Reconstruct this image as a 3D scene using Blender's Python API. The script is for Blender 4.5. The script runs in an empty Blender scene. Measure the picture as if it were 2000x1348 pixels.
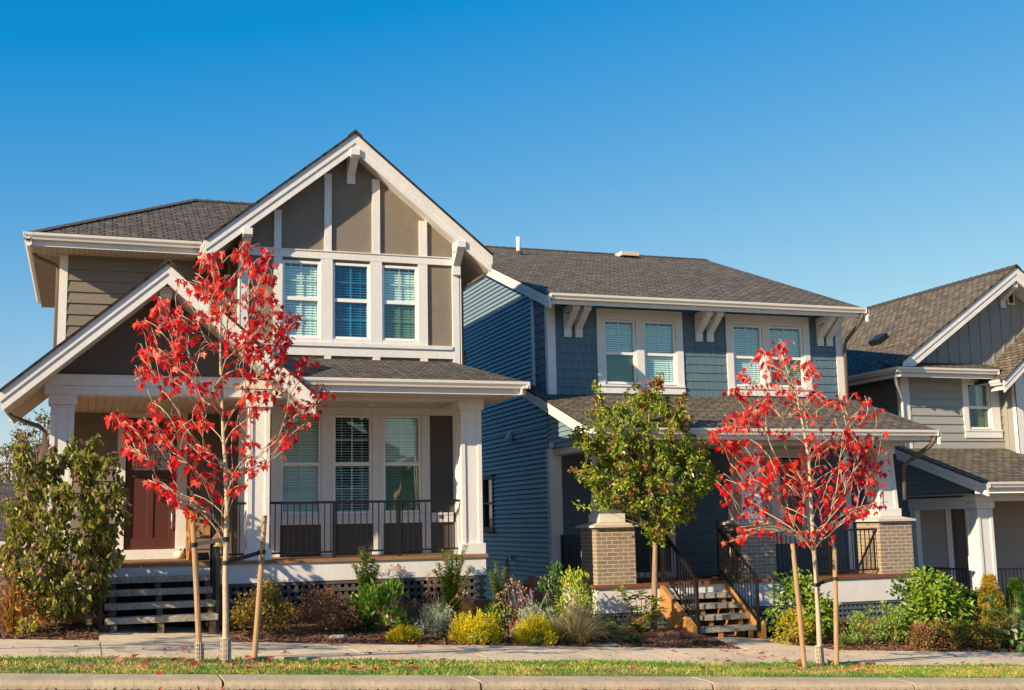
import bpy, math, random
import numpy as np
from mathutils import Vector, Matrix
random.seed(7)
S = bpy.context.scene
COL = S.collection
# ------------------------------------------------------------------ camera
F = 2341.6; PITCH = math.radians(8.42592); ROLL = math.radians(-1.15902); YAW = math.radians(19.63)
_fh = np.array([math.sin(YAW), math.cos(YAW), 0]); _rt = np.array([math.cos(YAW), -math.sin(YAW), 0]); _z = np.array([0, 0, 1.0])
_fw = _fh*math.cos(PITCH)+_z*math.sin(PITCH); _up = -_fh*math.sin(PITCH)+_z*math.cos(PITCH)
_c, _s = math.cos(ROLL), math.sin(ROLL)
RT = _c*_rt+_s*_up; UP = -_s*_rt+_c*_up; FW = _fw
cam = bpy.data.cameras.new('camera'); camo = bpy.data.objects.new('camera', cam); COL.objects.link(camo)
camo.matrix_world = Matrix(((RT[0], UP[0], -FW[0], 0), (RT[1], UP[1], -FW[1], 0), (RT[2], UP[2], -FW[2], 0), (0, 0, 0, 1)))
cam.sensor_width = 36; cam.lens = F/2000*36; cam.clip_start = .1; cam.clip_end = 2000
S.camera = camo
# ------------------------------------------------------------------ light
SUN_TO = Vector((-2.23, -1.0, 1.15)).normalized()
w = bpy.data.worlds.new('World'); S.world = w; w.use_nodes = True
nt = w.node_tree; bg = nt.nodes['Background']
sky = nt.nodes.new('ShaderNodeTexSky'); sky.sky_type = 'NISHITA'; sky.sun_disc = False
sky.sun_elevation = math.asin(SUN_TO.z); sky.sun_rotation = math.atan2(SUN_TO.x, SUN_TO.y)
sky.air_density = 1.15; sky.dust_density = 0.15; sky.ozone_density = 3.2; sky.altitude = 0
# polarised deep-blue autumn sky: per-channel grading of the Nishita sky
sp = nt.nodes.new('ShaderNodeSeparateColor'); cb = nt.nodes.new('ShaderNodeCombineColor'); nt.links.new(sky.outputs[0], sp.inputs[0])
def mth(op, a, b, c=None):
    n = nt.nodes.new('ShaderNodeMath'); n.operation = op
    for i, v in enumerate((a, b, c)):
        if v is None: continue
        if isinstance(v, (int, float)): n.inputs[i].default_value = v
        else: nt.links.new(v, n.inputs[i])
    return n.outputs[0]
nt.links.new(mth('MAXIMUM', mth('MULTIPLY_ADD', sp.outputs[0], 1.05, -1.25), .03), cb.inputs[0])
nt.links.new(mth('MULTIPLY', sp.outputs[1], .753), cb.inputs[1])
nt.links.new(mth('MULTIPLY', mth('POWER', mth('MULTIPLY', sp.outputs[2], .256), .373), 3.99), cb.inputs[2])
nt.links.new(cb.outputs[0], bg.inputs[0]); bg.inputs[1].default_value = .10
sl = bpy.data.lights.new('sun', 'SUN'); so = bpy.data.objects.new('sun', sl); COL.objects.link(so)
sl.energy = 5.0; sl.angle = math.radians(.5); sl.color = (1, .79, .53)
so.rotation_euler = SUN_TO.to_track_quat('Z', 'Y').to_euler()
S.view_settings.view_transform = 'Standard'; S.view_settings.look = 'None'; S.view_settings.exposure = 0.75; S.view_settings.gamma = 1
S.cycles.max_bounces = 8; S.cycles.transparent_max_bounces = 16
# ------------------------------------------------------------------ measuring helpers (photograph pixel -> real point on a plane)
def ray(px, py):
    r = (px-1000)/F*RT-(py-674)/F*UP+FW
    return r
def onY(px, py, Y):
    r = ray(px, py); return Vector(r*(Y/r[1]))
def onX(px, py, X):
    r = ray(px, py); return Vector(r*(X/r[0]))
def zref(x): return -1.436-.064*max(-40, min(60, x))
def bedz(x, y):
    t = max(0, min(1, (y-17.4)/1.9)); return zref(x)-.03+.17*t
# ------------------------------------------------------------------ materials
MATS = {}
def newmat(name):
    m = bpy.data.materials.new(name); m.use_nodes = True
    return m, m.node_tree, m.node_tree.nodes['Principled BSDF']
def N(nt, t, **k):
    n = nt.nodes.new(t)
    for a, b in k.items(): setattr(n, a, b)
    return n
def ramp(nt, stops):
    r = N(nt, 'ShaderNodeValToRGB'); e = r.color_ramp.elements
    while len(e) < len(stops): e.new(.5)
    for i, (p, c) in enumerate(stops):
        e[i].position = p; e[i].color = (*c, 1)
    return r
def noise(nt, scale, detail=4, coord=None, rough=.6):
    n = N(nt, 'ShaderNodeTexNoise'); n.inputs['Scale'].default_value = scale; n.inputs['Detail'].default_value = detail; n.inputs['Roughness'].default_value = rough
    if coord: nt.links.new(coord, n.inputs['Vector'])
    return n
def stretch(nt, src, sc):
    mp = N(nt, 'ShaderNodeMapping'); mp.inputs['Scale'].default_value = sc; nt.links.new(src, mp.inputs['Vector']); return mp.outputs[0]
def bump(nt, h, strength, dist, b):
    bp = N(nt, 'ShaderNodeBump'); bp.inputs['Strength'].default_value = strength; bp.inputs['Distance'].default_value = dist
    nt.links.new(h, bp.inputs['Height']); nt.links.new(bp.outputs[0], b.inputs['Normal']); return bp
def pos(nt): return N(nt, 'ShaderNodeNewGeometry').outputs['Position']
def plain(name, c, rough=.6, var=.12, scale=3, bumpv=0, bscale=40, metal=0, spec=.5, st=(1, 1, 1)):
    m, t, b = newmat(name); p = stretch(t, pos(t), st)
    n = noise(t, scale, 5, p); n2 = noise(t, scale*9, 3, p)
    mx = N(t, 'ShaderNodeMath', operation='ADD'); t.links.new(n.outputs[0], mx.inputs[0]); t.links.new(n2.outputs[0], mx.inputs[1])
    r = ramp(t, [(.7, tuple(x*(1-var) for x in c)), (1.3, tuple(min(1, x*(1+var)) for x in c))])
    r.color_ramp.elements[0].position = .35; r.color_ramp.elements[1].position = .65
    hf = N(t, 'ShaderNodeMath', operation='MULTIPLY'); hf.inputs[1].default_value = .5; t.links.new(mx.outputs[0], hf.inputs[0])
    t.links.new(hf.outputs[0], r.inputs[0]); t.links.new(r.outputs[0], b.inputs['Base Color'])
    b.inputs['Roughness'].default_value = rough; b.inputs['Metallic'].default_value = metal; b.inputs['Specular IOR Level'].default_value = spec
    if bumpv:
        n3 = noise(t, bscale, 4, p); bump(t, n3.outputs[0], bumpv, .02, b)
    MATS[name] = m; return m
def shingle_roof(name, c1, c2, dark):
    m, t, b = newmat(name)
    uv = N(t, 'ShaderNodeUVMap').outputs[0]
    br = N(t, 'ShaderNodeTexBrick'); br.offset = .37; br.squash = 1; br.offset_frequency = 2
    br.inputs['Scale'].default_value = 1; br.inputs['Brick Width'].default_value = .22; br.inputs['Row Height'].default_value = .128
    br.inputs['Mortar Size'].default_value = .014; br.inputs['Mortar Smooth'].default_value = .25; br.inputs['Bias'].default_value = 0
    br.inputs['Color1'].default_value = (*c1, 1); br.inputs['Color2'].default_value = (*c2, 1); br.inputs['Mortar'].default_value = (*dark, 1)
    t.links.new(uv, br.inputs['Vector'])
    # second staggered layer: the laminated tabs
    n = noise(t, 9, 3, stretch(t, uv, (1, .35, 1))); n2 = noise(t, 140, 2, uv)
    mx = N(t, 'ShaderNodeMixRGB', blend_type='MULTIPLY'); mx.inputs[0].default_value = 1
    r = ramp(t, [(.3, (.62, .62, .62)), (.7, (1.3, 1.27, 1.22))]); t.links.new(n.outputs[0], r.inputs[0])
    t.links.new(br.outputs[0], mx.inputs[1]); t.links.new(r.outputs[0], mx.inputs[2])
    mx2 = N(t, 'ShaderNodeMixRGB', blend_type='MULTIPLY'); mx2.inputs[0].default_value = 1
    r2 = ramp(t, [(.3, (.75, .75, .75)), (.7, (1.2, 1.2, 1.2))]); t.links.new(n2.outputs[0], r2.inputs[0])
    t.links.new(mx.outputs[0], mx2.inputs[1]); t.links.new(r2.outputs[0], mx2.inputs[2])
    t.links.new(mx2.outputs[0], b.inputs['Base Color']); b.inputs['Roughness'].default_value = .9; b.inputs['Specular IOR Level'].default_value = .2
    # saw-tooth courses as relief
    sp = N(t, 'ShaderNodeSeparateXYZ'); t.links.new(uv, sp.inputs[0])
    md = N(t, 'ShaderNodeMath', operation='FRACT'); dv = N(t, 'ShaderNodeMath', operation='DIVIDE'); dv.inputs[1].default_value = .128
    t.links.new(sp.outputs['Y'], dv.inputs[0]); t.links.new(dv.outputs[0], md.inputs[0])
    sb = N(t, 'ShaderNodeMath', operation='SUBTRACT'); sb.inputs[0].default_value = 1; t.links.new(md.outputs[0], sb.inputs[1])
    ad = N(t, 'ShaderNodeMath', operation='MULTIPLY_ADD'); ad.inputs[1].default_value = .8
    t.links.new(br.outputs['Fac'], ad.inputs[0]); ad.inputs[1].default_value = -1; t.links.new(sb.outputs[0], ad.inputs[2])
    bump(t, ad.outputs[0], .8, .02, b)
    MATS[name] = m; return m
def wood(name, c1, c2, rough=.6, axis=(1, 12, 12), spec=.4):
    m, t, b = newmat(name); p = stretch(t, pos(t), axis)
    n = noise(t, 4, 6, p, .7); r = ramp(t, [(.3, c1), (.7, c2)]); t.links.new(n.outputs[0], r.inputs[0])
    t.links.new(r.outputs[0], b.inputs['Base Color']); b.inputs['Roughness'].default_value = rough; b.inputs['Specular IOR Level'].default_value = spec
    bump(t, n.outputs[0], .3, .01, b); MATS[name] = m; return m
def leafmat(name, stops, trans=.35, rough=.45, spec=.35):
    m, t, b = newmat(name); g = N(t, 'ShaderNodeNewGeometry')
    r = ramp(t, stops); t.links.new(g.outputs['Random Per Island'], r.inputs[0])
    n = noise(t, 30, 2, g.outputs['Position']); r2 = ramp(t, [(.3, (.75, .75, .75)), (.7, (1.15, 1.15, 1.15))]); t.links.new(n.outputs[0], r2.inputs[0])
    mx = N(t, 'ShaderNodeMixRGB', blend_type='MULTIPLY'); mx.inputs[0].default_value = 1; t.links.new(r.outputs[0], mx.inputs[1]); t.links.new(r2.outputs[0], mx.inputs[2])
    t.links.new(mx.outputs[0], b.inputs['Base Color']); b.inputs['Roughness'].default_value = rough; b.inputs['Specular IOR Level'].default_value = spec
    tr = N(t, 'ShaderNodeBsdfTranslucent'); t.links.new(mx.outputs[0], tr.inputs[0])
    ms = N(t, 'ShaderNodeMixShader'); ms.inputs[0].default_value = trans
    t.links.new(b.outputs[0], ms.inputs[1]); t.links.new(tr.outputs[0], ms.inputs[2])
    t.links.new(ms.outputs[0], t.nodes['Material Output'].inputs[0]); MATS[name] = m; return m
def glass(name, tint, refl=.9):
    m, t, b = newmat(name); t.nodes.remove(b)
    tr = N(t, 'ShaderNodeBsdfTransparent'); tr.inputs[0].default_value = (*tint, 1)
    gl = N(t, 'ShaderNodeBsdfGlossy'); gl.inputs['Roughness'].default_value = .015; gl.inputs[0].default_value = (refl, refl, refl, 1)
    lw = N(t, 'ShaderNodeLayerWeight'); lw.inputs[0].default_value = .5; pw = N(t, 'ShaderNodeMath', operation='POWER'); pw.inputs[1].default_value = 4.5; t.links.new(lw.outputs['Facing'], pw.inputs[0]); fr = N(t, 'ShaderNodeMath', operation='MULTIPLY_ADD'); fr.inputs[1].default_value = .9; fr.inputs[2].default_value = .075; t.links.new(pw.outputs[0], fr.inputs[0])
    n = noise(t, 1.3, 2, pos(t)); bp = N(t, 'ShaderNodeBump'); bp.inputs['Strength'].default_value = .12; bp.inputs['Distance'].default_value = .05; t.links.new(n.outputs[0], bp.inputs['Height']); t.links.new(bp.outputs[0], gl.inputs['Normal'])
    ms = N(t, 'ShaderNodeMixShader'); t.links.new(fr.outputs[0], ms.inputs[0]); t.links.new(tr.outputs[0], ms.inputs[1]); t.links.new(gl.outputs[0], ms.inputs[2])
    t.links.new(ms.outputs[0], t.nodes['Material Output'].inputs[0]); MATS[name] = m; return m
def brick(name, c1, c2, mortar, w=.215, h=.072):
    m, t, b = newmat(name); g = N(t, 'ShaderNodeNewGeometry')
    sp = N(t, 'ShaderNodeSeparateXYZ'); t.links.new(g.outputs['Position'], sp.inputs[0])
    ad = N(t, 'ShaderNodeMath', operation='ADD'); t.links.new(sp.outputs[0], ad.inputs[0]); t.links.new(sp.outputs[1], ad.inputs[1])
    cb = N(t, 'ShaderNodeCombineXYZ'); t.links.new(ad.outputs[0], cb.inputs[0]); t.links.new(sp.outputs[2], cb.inputs[1])
    br = N(t, 'ShaderNodeTexBrick'); br.inputs['Scale'].default_value = 1; br.inputs['Brick Width'].default_value = w; br.inputs['Row Height'].default_value = h
    br.inputs['Mortar Size'].default_value = .0055; br.inputs['Mortar Smooth'].default_value = .1
    br.inputs['Color1'].default_value = (*c1, 1); br.inputs['Color2'].default_value = (*c2, 1); br.inputs['Mortar'].default_value = (*mortar, 1)
    t.links.new(cb.outputs[0], br.inputs['Vector'])
    n = noise(t, 25, 4, g.outputs['Position']); r = ramp(t, [(.3, (.82, .82, .82)), (.7, (1.14, 1.14, 1.14))]); t.links.new(n.outputs[0], r.inputs[0])
    mx = N(t, 'ShaderNodeMixRGB', blend_type='MULTIPLY'); mx.inputs[0].default_value = 1; t.links.new(br.outputs[0], mx.inputs[1]); t.links.new(r.outputs[0], mx.inputs[2])
    t.links.new(mx.outputs[0], b.inputs['Base Color']); b.inputs['Roughness'].default_value = .85
    iv = N(t, 'ShaderNodeMath', operation='SUBTRACT'); iv.inputs[0].default_value = 1; t.links.new(br.outputs['Fac'], iv.inputs[1])
    bump(t, iv.outputs[0], .5, .01, b); MATS[name] = m; return m

plain('trim', (.70, .69, .67), .5, .08, 1.3, .1, 60, st=(2, 2, .6))
plain('gutter', (.70, .67, .62), .35, .03, 1.5)
plain('white', (.80, .80, .79), .35, .02)
plain('soffit', (.60, .52, .42), .6, .05, 2)
plain('stucco', (.228, .195, .155), .9, .12, 5, .9, 90)
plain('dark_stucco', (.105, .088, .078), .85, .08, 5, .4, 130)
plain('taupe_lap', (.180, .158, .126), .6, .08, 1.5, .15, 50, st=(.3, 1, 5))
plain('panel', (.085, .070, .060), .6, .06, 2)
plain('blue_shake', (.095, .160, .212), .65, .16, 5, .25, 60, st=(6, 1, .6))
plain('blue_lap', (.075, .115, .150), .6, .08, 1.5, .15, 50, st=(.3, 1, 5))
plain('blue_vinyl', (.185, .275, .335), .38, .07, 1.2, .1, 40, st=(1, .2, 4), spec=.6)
plain('grey_lap', (.300, .305, .295), .6, .06, 1.5, .12, 50, st=(.3, 1, 5))
plain('dark_vinyl', (.135, .150, .165), .5, .08, 1.2)
plain('batten_wall', (.27, .27, .255), .65, .06, 2)
plain('dark_side_lap', (.12, .108, .102), .6, .08, 1.5)
shingle_roof('shingles', (.152, .136, .114), (.090, .080, .068), (.018, .017, .016))
shingle_roof('shingles_tan', (.205, .178, .136), (.118, .101, .078), (.024, .021, .018))
plain('ridge_cap', (.05, .046, .042), .9, .2, 6)
brick('brick', (.310, .240, .175), (.235, .180, .132), (.60, .53, .43))
plain('cap_stone', (.55, .50, .43), .7, .06, 6)
wood('deck_wood', (.14, .052, .022), (.27, .105, .045), .55, (1, 14, 14))
wood('old_deck', (.20, .105, .05), (.36, .20, .10), .6, (1, 14, 14))
wood('amber_wood', (.33, .155, .048), (.48, .25, .085), .6, (3, 8, 14))
wood('cedar', (.30, .13, .045), (.46, .22, .085), .55, (1, 10, 10))
wood('grey_timber', (.10, .075, .05), (.22, .16, .10), .8, (1, 12, 12))
wood('retaining_wood', (.15, .075, .032), (.27, .14, .06), .75, (1, 12, 12))
wood('stake_wood', (.28, .17, .085), (.48, .32, .18), .75, (14, 14, 1))
plain('lattice', (.090, .082, .074), .7, .12, 4)
plain('blue_lattice', (.075, .105, .130), .65, .12, 4)
plain('black_metal', (.012, .011, .011), .35, .1, 3, spec=.5)
plain('strap', (.016, .015, .015), .6, .2, 8)
plain('bronze_pipe', (.12, .095, .07), .4, .06, 2)
plain('steel', (.5, .5, .5), .3, .05, 2, metal=1)
plain('door_red', (.085, .026, .019), .45, .06, 2, .05, 30)
plain('door_dark', (.045, .040, .042), .5, .06, 2)
plain('unlit_dark', (.02, .022, .022), .9, .1, 2)  # near-black painted for unlit rooms and the shade under decks and stairs
plain('curtain_green', (.30, .42, .26), .8, .08, 2)
plain('blind', (.86, .96, .94), .55, .04, 2)
plain('blind_white', (.60, .66, .64), .55, .04, 2)
plain('kerb_concrete', (.50, .405, .26), .85, .24, 1.6, .5, 60, st=(2.2, 1, .5))
plain('walk_concrete', (.68, .56, .37), .9, .26, 1.3, .6, 70)
plain('asphalt', (.055, .052, .048), .9, .25, 3, .6, 120)
plain('aggregate', (.36, .33, .27), .85, .55, 22, .9, 70)
plain('soil', (.15, .068, .036), .95, .45, 8, .9, 40)
plain('chip', (.24, .115, .055), .9, .5, 9)
plain('dirt', (.24, .175, .085), .95, .3, 3, .6, 50)
plain('stone', (.34, .34, .32), .8, .15, 5, .3, 40)
plain('bark_pale', (.50, .40, .28), .75, .22, 7, .4, 50, st=(1, 1, 3))
plain('bark_grey', (.30, .20, .13), .85, .3, 6, .6, 45, st=(1, 1, .3))
plain('twig_red', (.36, .16, .08), .7, .2, 6)
plain('twig_brown', (.17, .10, .06), .8, .25, 6)
plain('pumpkin', (.80, .70, .50), .5, .06, 6)
plain('shoe', (.045, .04, .045), .6, .3, 12)
plain('rust', (.16, .07, .045), .7, .3, 14, .3, 60)
plain('lamp_glass', (.45, .36, .14), .3, .1, 10)
plain('terracotta', (.30, .11, .055), .8, .15, 8)
glass('pane', (.91, .98, .965)); glass('pane_blue', (.45, .74, .86)); glass('pane_dark', (.62, .72, .66))
def etched():
    m, t, b = newmat('etched'); n = N(t, 'ShaderNodeTexNoise'); n.inputs['Scale'].default_value = 7; n.inputs['Detail'].default_value = 2; n.inputs['Distortion'].default_value = 2.5
    t.links.new(stretch(t, pos(t), (1.6, 1, .8)), n.inputs['Vector'])
    r = ramp(t, [(.40, (.14, .03, .025)), (.45, (.40, .43, .44)), (.53, (.72, .76, .78)), (.58, (.30, .33, .34)), (.64, (.08, .08, .08))]); t.links.new(n.outputs[0], r.inputs[0]); t.links.new(r.outputs[0], b.inputs['Base Color'])
    b.inputs['Roughness'].default_value = .2; MATS['etched'] = m
etched()
G = (.055, .115, .012)
leafmat('red_leaf', [(0, (.50, .006, .018)), (.35, (.76, .010, .018)), (.68, (.86, .026, .020)), (.87, (.86, .10, .05)), (.95, (.80, .32, .23)), (1, (.45, .04, .03))], .5, .36)
leafmat('fallen_leaf', [(0, (.50, .012, .012)), (.5, (.42, .02, .02)), (1, (.45, .14, .10))], .2, .5)
leafmat('litter', [(0, (.10, .045, .03)), (.4, (.30, .16, .08)), (.7, (.45, .20, .14)), (.85, (.45, .03, .03)), (1, (.5, .34, .2))], .15, .6)
leafmat('fallen_pink', [(0, (.55, .22, .17)), (1, (.42, .16, .11))], .15, .6)
leafmat('pear_leaf', [(0, (.09, .18, .012)), (.4, (.22, .34, .022)), (.78, (.42, .50, .045)), (.94, (.48, .46, .07)), (1, (.36, .14, .04))], .35, .3, .5)
leafmat('pear_red', [(0, (.16, .22, .03)), (.35, (.32, .26, .05)), (.6, (.40, .16, .06)), (1, (.46, .08, .05))], .35, .35, .5)
leafmat('dogwood_leaf', [(0, (.10, .16, .018)), (.4, (.26, .30, .035)), (.68, (.40, .38, .07)), (.85, (.28, .17, .10)), (1, (.38, .22, .17))], .35, .4, .4)
leafmat('orange_leaf', [(0, (.30, .10, .02)), (.5, (.46, .20, .04)), (1, (.34, .28, .06))], .3)
leafmat('gold_leaf', [(0, (.32, .19, .03)), (.5, (.50, .34, .07)), (1, (.26, .24, .04))], .3)
leafmat('brown_leaf', [(0, (.16, .065, .03)), (.5, (.30, .14, .06)), (1, (.40, .22, .09))], .25)
leafmat('laurel_leaf', [(0, (.08, .20, .010)), (.6, (.22, .40, .025)), (1, (.38, .50, .06))], .3, .25, .5)
leafmat('pieris_leaf', [(0, (.10, .20, .02)), (.6, (.22, .34, .05)), (1, (.40, .46, .16))], .3, .35)
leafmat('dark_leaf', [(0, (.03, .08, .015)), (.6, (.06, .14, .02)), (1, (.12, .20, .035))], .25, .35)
leafmat('dry_flower', [(0, (.26, .13, .08)), (.6, (.46, .28, .17)), (1, (.60, .40, .26))], .25, .7)
leafmat('lavender_leaf', [(0, (.22, .28, .17)), (.6, (.36, .42, .28)), (1, (.50, .54, .38))], .2, .6)
leafmat('lavender_flower', [(0, (.22, .12, .30)), (1, (.34, .20, .42))], .2, .6)
leafmat('yellow_heath', [(0, (.50, .42, .006)), (.6, (.74, .62, .012)), (1, (.82, .72, .04))], .3, .5)
leafmat('blue_grass', [(0, (.40, .38, .22)), (.45, (.66, .56, .30)), (1, (.86, .68, .34))], .25, .5)
leafmat('choisya_leaf', [(0, (.17, .29, .02)), (.6, (.38, .47, .035)), (1, (.60, .56, .06))], .3, .35)
leafmat('hydrangea_leaf', [(0, (.11, .24, .015)), (.55, (.26, .42, .03)), (.9, (.32, .38, .05)), (1, (.42, .33, .06))], .35, .35)
leafmat('mixed_low_leaf', [(0, (.10, .14, .02)), (.4, (.24, .26, .035)), (.7, (.36, .26, .06)), (1, (.34, .13, .05))], .3)
leafmat('gold_conifer', [(0, (.40, .25, .02)), (.5, (.58, .38, .04)), (1, (.50, .42, .05))], .25)
leafmat('green_conifer', [(0, (.06, .15, .012)), (1, (.16, .28, .02))], .25)
leafmat('plume', [(0, (.40, .36, .10)), (1, (.60, .48, .20))], .3)
leafmat('pale_leaf', [(0, (.12, .28, .06)), (.7, (.28, .42, .12)), (1, (.55, .60, .40))], .3)
leafmat('yellow_leaf', [(0, (.30, .32, .02)), (1, (.55, .42, .03))], .35)
leafmat('autumn_far', [(0, (.10, .10, .03)), (.5, (.22, .18, .06)), (1, (.30, .20, .08))], .3)
def grassmat():
    m, t, b = newmat('grass_blade'); g = N(t, 'ShaderNodeNewGeometry')
    n = noise(t, 1.5, 5, stretch(t, g.outputs['Position'], (.7, 1.2, 1)), .7)
    sy = N(t, 'ShaderNodeSeparateXYZ'); t.links.new(g.outputs['Position'], sy.inputs[0]); q1 = N(t, 'ShaderNodeMath', operation='SUBTRACT'); q1.inputs[1].default_value = 14.4; t.links.new(sy.outputs[1], q1.inputs[0]); q2 = N(t, 'ShaderNodeMath', operation='ABSOLUTE'); t.links.new(q1.outputs[0], q2.inputs[0]); q3 = N(t, 'ShaderNodeMath', operation='MULTIPLY_ADD'); q3.inputs[1].default_value = -.16; t.links.new(q2.outputs[0], q3.inputs[0]); t.links.new(n.outputs[0], q3.inputs[2]); n = q3
    ma = N(t, 'ShaderNodeMath', operation='MULTIPLY_ADD'); ma.inputs[1].default_value = .22; t.links.new(g.outputs['Random Per Island'], ma.inputs[0]); t.links.new(n.outputs[0], ma.inputs[2])
    r = ramp(t, [(.43, (.045, .16, .008)), (.53, (.11, .27, .012)), (.60, (.30, .33, .045)), (.69, (.56, .38, .11))]); t.links.new(ma.outputs[0], r.inputs[0]); t.links.new(r.outputs[0], b.inputs['Base Color'])
    b.inputs['Roughness'].default_value = .6; MATS['grass_blade'] = m
grassmat()

# ------------------------------------------------------------------ mesh builder
class MB:
    def __init__(s): s.v = []; s.f = []; s.uv = []
    def face(s, pts, uv=None):
        b = len(s.v); s.v += [tuple(p) for p in pts]; s.f.append(tuple(range(b, b+len(pts)))); s.uv.append(uv)
    def box(s, x0, x1, y0, y1, z0, z1):
        if x0 > x1: x0, x1 = x1, x0
        if y0 > y1: y0, y1 = y1, y0
        if z0 > z1: z0, z1 = z1, z0
        s.hexa([(x0, y0, z0), (x1, y0, z0), (x1, y1, z0), (x0, y1, z0), (x0, y0, z1), (x1, y0, z1), (x1, y1, z1), (x0, y1, z1)]); return s
    def hexa(s, p):
        b = len(s.v); s.v += [tuple(q) for q in p]
        for f in ((3, 2, 1, 0), (4, 5, 6, 7), (0, 1, 5, 4), (1, 2, 6, 5), (2, 3, 7, 6), (3, 0, 4, 7)):
            s.f.append(tuple(b+i for i in f)); s.uv.append(None)
    def bar(s, a, c, w, h, upv=(0, 0, 1)):
        a = Vector(a); c = Vector(c); d = (c-a).normalized(); sd = d.cross(Vector(upv))
        if sd.length < 1e-4: sd = d.cross(Vector((0, 1, 0)))
        sd.normalize(); u = sd.cross(d).normalized(); sd *= w/2; u *= h/2
        s.hexa([a-sd-u, a+sd-u, c+sd-u, c-sd-u, a-sd+u, a+sd+u, c+sd+u, c-sd+u])
    def prism(s, poly, d):
        # poly: closed 3-D polygon, d: extrusion vector
        n = len(poly); d = Vector(d); P = [Vector(p) for p in poly]
        nrm = Vector((0, 0, 0))
        for i in range(n): nrm += P[i].cross(P[(i+1) % n])
        if nrm.dot(d) > 0: P = P[::-1]
        b = len(s.v); s.v += [tuple(p) for p in P]+[tuple(p+d) for p in P]
        s.f.append(tuple(range(b, b+n))); s.f.append(tuple(b+n+i for i in range(n-1, -1, -1))); s.uv += [None, None]
        for i in range(n):
            j = (i+1) % n; s.f.append((b+j, b+i, b+n+i, b+n+j)); s.uv.append(None)
    def tube(s, pts, rad, n=6, cap=True):
        pts = [Vector(p) for p in pts]; m = len(pts)
        if not isinstance(rad, (list, tuple)): rad = [rad]*m
        b = len(s.v); ref = None
        for i, p in enumerate(pts):
            d = (pts[min(i+1, m-1)]-pts[max(i-1, 0)]).normalized()
            if ref is None:
                ref = d.orthogonal().normalized()
            ref = (ref-d*ref.dot(d)).normalized(); o = d.cross(ref)
            for k in range(n):
                a = 2*math.pi*k/n; s.v.append(tuple(p+(ref*math.cos(a)+o*math.sin(a))*rad[i]))
        for i in range(m-1):
            for k in range(n):
                j = (k+1) % n; s.f.append((b+i*n+k, b+i*n+j, b+(i+1)*n+j, b+(i+1)*n+k)); s.uv.append(None)
        if cap:
            s.f.append(tuple(b+k for k in range(n-1, -1, -1))); s.f.append(tuple(b+(m-1)*n+k for k in range(n))); s.uv += [None, None]
    def lathe(s, c, prof, n=16, ax=(0, 0, 1)):
        c = Vector(c); q = Vector((0, 0, 1)).rotation_difference(Vector(ax)); b = len(s.v)
        for r, z in prof:
            for k in range(n):
                a = 2*math.pi*k/n; s.v.append(tuple(c+q @ Vector((r*math.cos(a), r*math.sin(a), z))))
        for i in range(len(prof)-1):
            for k in range(n):
                j = (k+1) % n; s.f.append((b+i*n+k, b+i*n+j, b+(i+1)*n+j, b+(i+1)*n+k)); s.uv.append(None)
        s.f.append(tuple(b+k for k in range(n-1, -1, -1))); s.f.append(tuple(b+(len(prof)-1)*n+k for k in range(n))); s.uv += [None, None]
    def slab(s, q, t):
        # roof slab: q = 4 corners, eave-left, eave-right, ridge-right, ridge-left (or 3), thickness t downward; uv in metres on top
        P = [Vector(p) for p in q]; u = (P[1]-P[0]).normalized(); nrm = (P[1]-P[0]).cross(P[-1]-P[0]).normalized()
        if nrm.z < 0: nrm = -nrm
        v = nrm.cross(u)
        if v.z < 0: v = -v
        n = len(P); b = len(s.v); D = [p-nrm*t for p in P]; s.v += [tuple(p) for p in P]+[tuple(p) for p in D]
        top = list(range(n)); rev = (P[1]-P[0]).cross(P[2]-P[1]).z < 0
        uvs = [((p-P[0]).dot(u)+P[0].x*.37, (p-P[0]).dot(v)) for p in P]
        if rev: top = top[::-1]; uvs = uvs[::-1]
        s.f.append(tuple(b+i for i in top)); s.uv.append(uvs)
        s.f.append(tuple(b+n+i for i in top[::-1])); s.uv.append(None)
        for k in range(n):
            i, j = top[k], top[(k+1) % n]; s.f.append((b+j, b+i, b+n+i, b+n+j)); s.uv.append(None)
    def build(s, name, mat, parent=None, smooth=False, bevel=0):
        me = bpy.data.meshes.new(name); o = Vector((0, 0, 0))
        p = parent
        while p is not None: o += p.location; p = p.parent
        me.from_pydata([(x-o.x, y-o.y, z-o.z) for x, y, z in s.v], [], s.f)
        if any(u is not None for u in s.uv):
            l = me.uv_layers.new(name='UVMap'); k = 0
            for f, u in zip(s.f, s.uv):
                for i in range(len(f)):
                    if u is not None: l.data[k].uv = u[i]
                    k += 1
        me.materials.append(MATS[mat] if isinstance(mat, str) else mat)
        if smooth: me.polygons.foreach_set('use_smooth', [True]*len(me.polygons))
        me.update(); ob = bpy.data.objects.new(name, me); COL.objects.link(ob)
        if parent is not None: ob.parent = parent
        if bevel:
            md = ob.modifiers.new('bevel', 'BEVEL'); md.width = bevel; md.segments = 2; md.limit_method = 'ANGLE'; md.angle_limit = math.radians(50)
        return ob
def thing(name, label, cat, loc, group=None):
    o = bpy.data.objects.new(name, None); o.empty_display_size = .2; COL.objects.link(o); o.location = loc
    return tag(o, label, cat, group)
def tag(o, label, cat, group=None, kind=None):
    o['label'] = label; o['category'] = cat
    if group: o['group'] = group
    if kind: o['kind'] = kind
    return o
def recenter(o, base):
    # put a one-mesh thing's origin at its base
    b = Vector(base); o.data.transform(Matrix.Translation(-b)); o.location = b; return o
def struct(o): o['kind'] = 'structure'; return o
def part_label(o, s): o['label'] = s; return o
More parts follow.
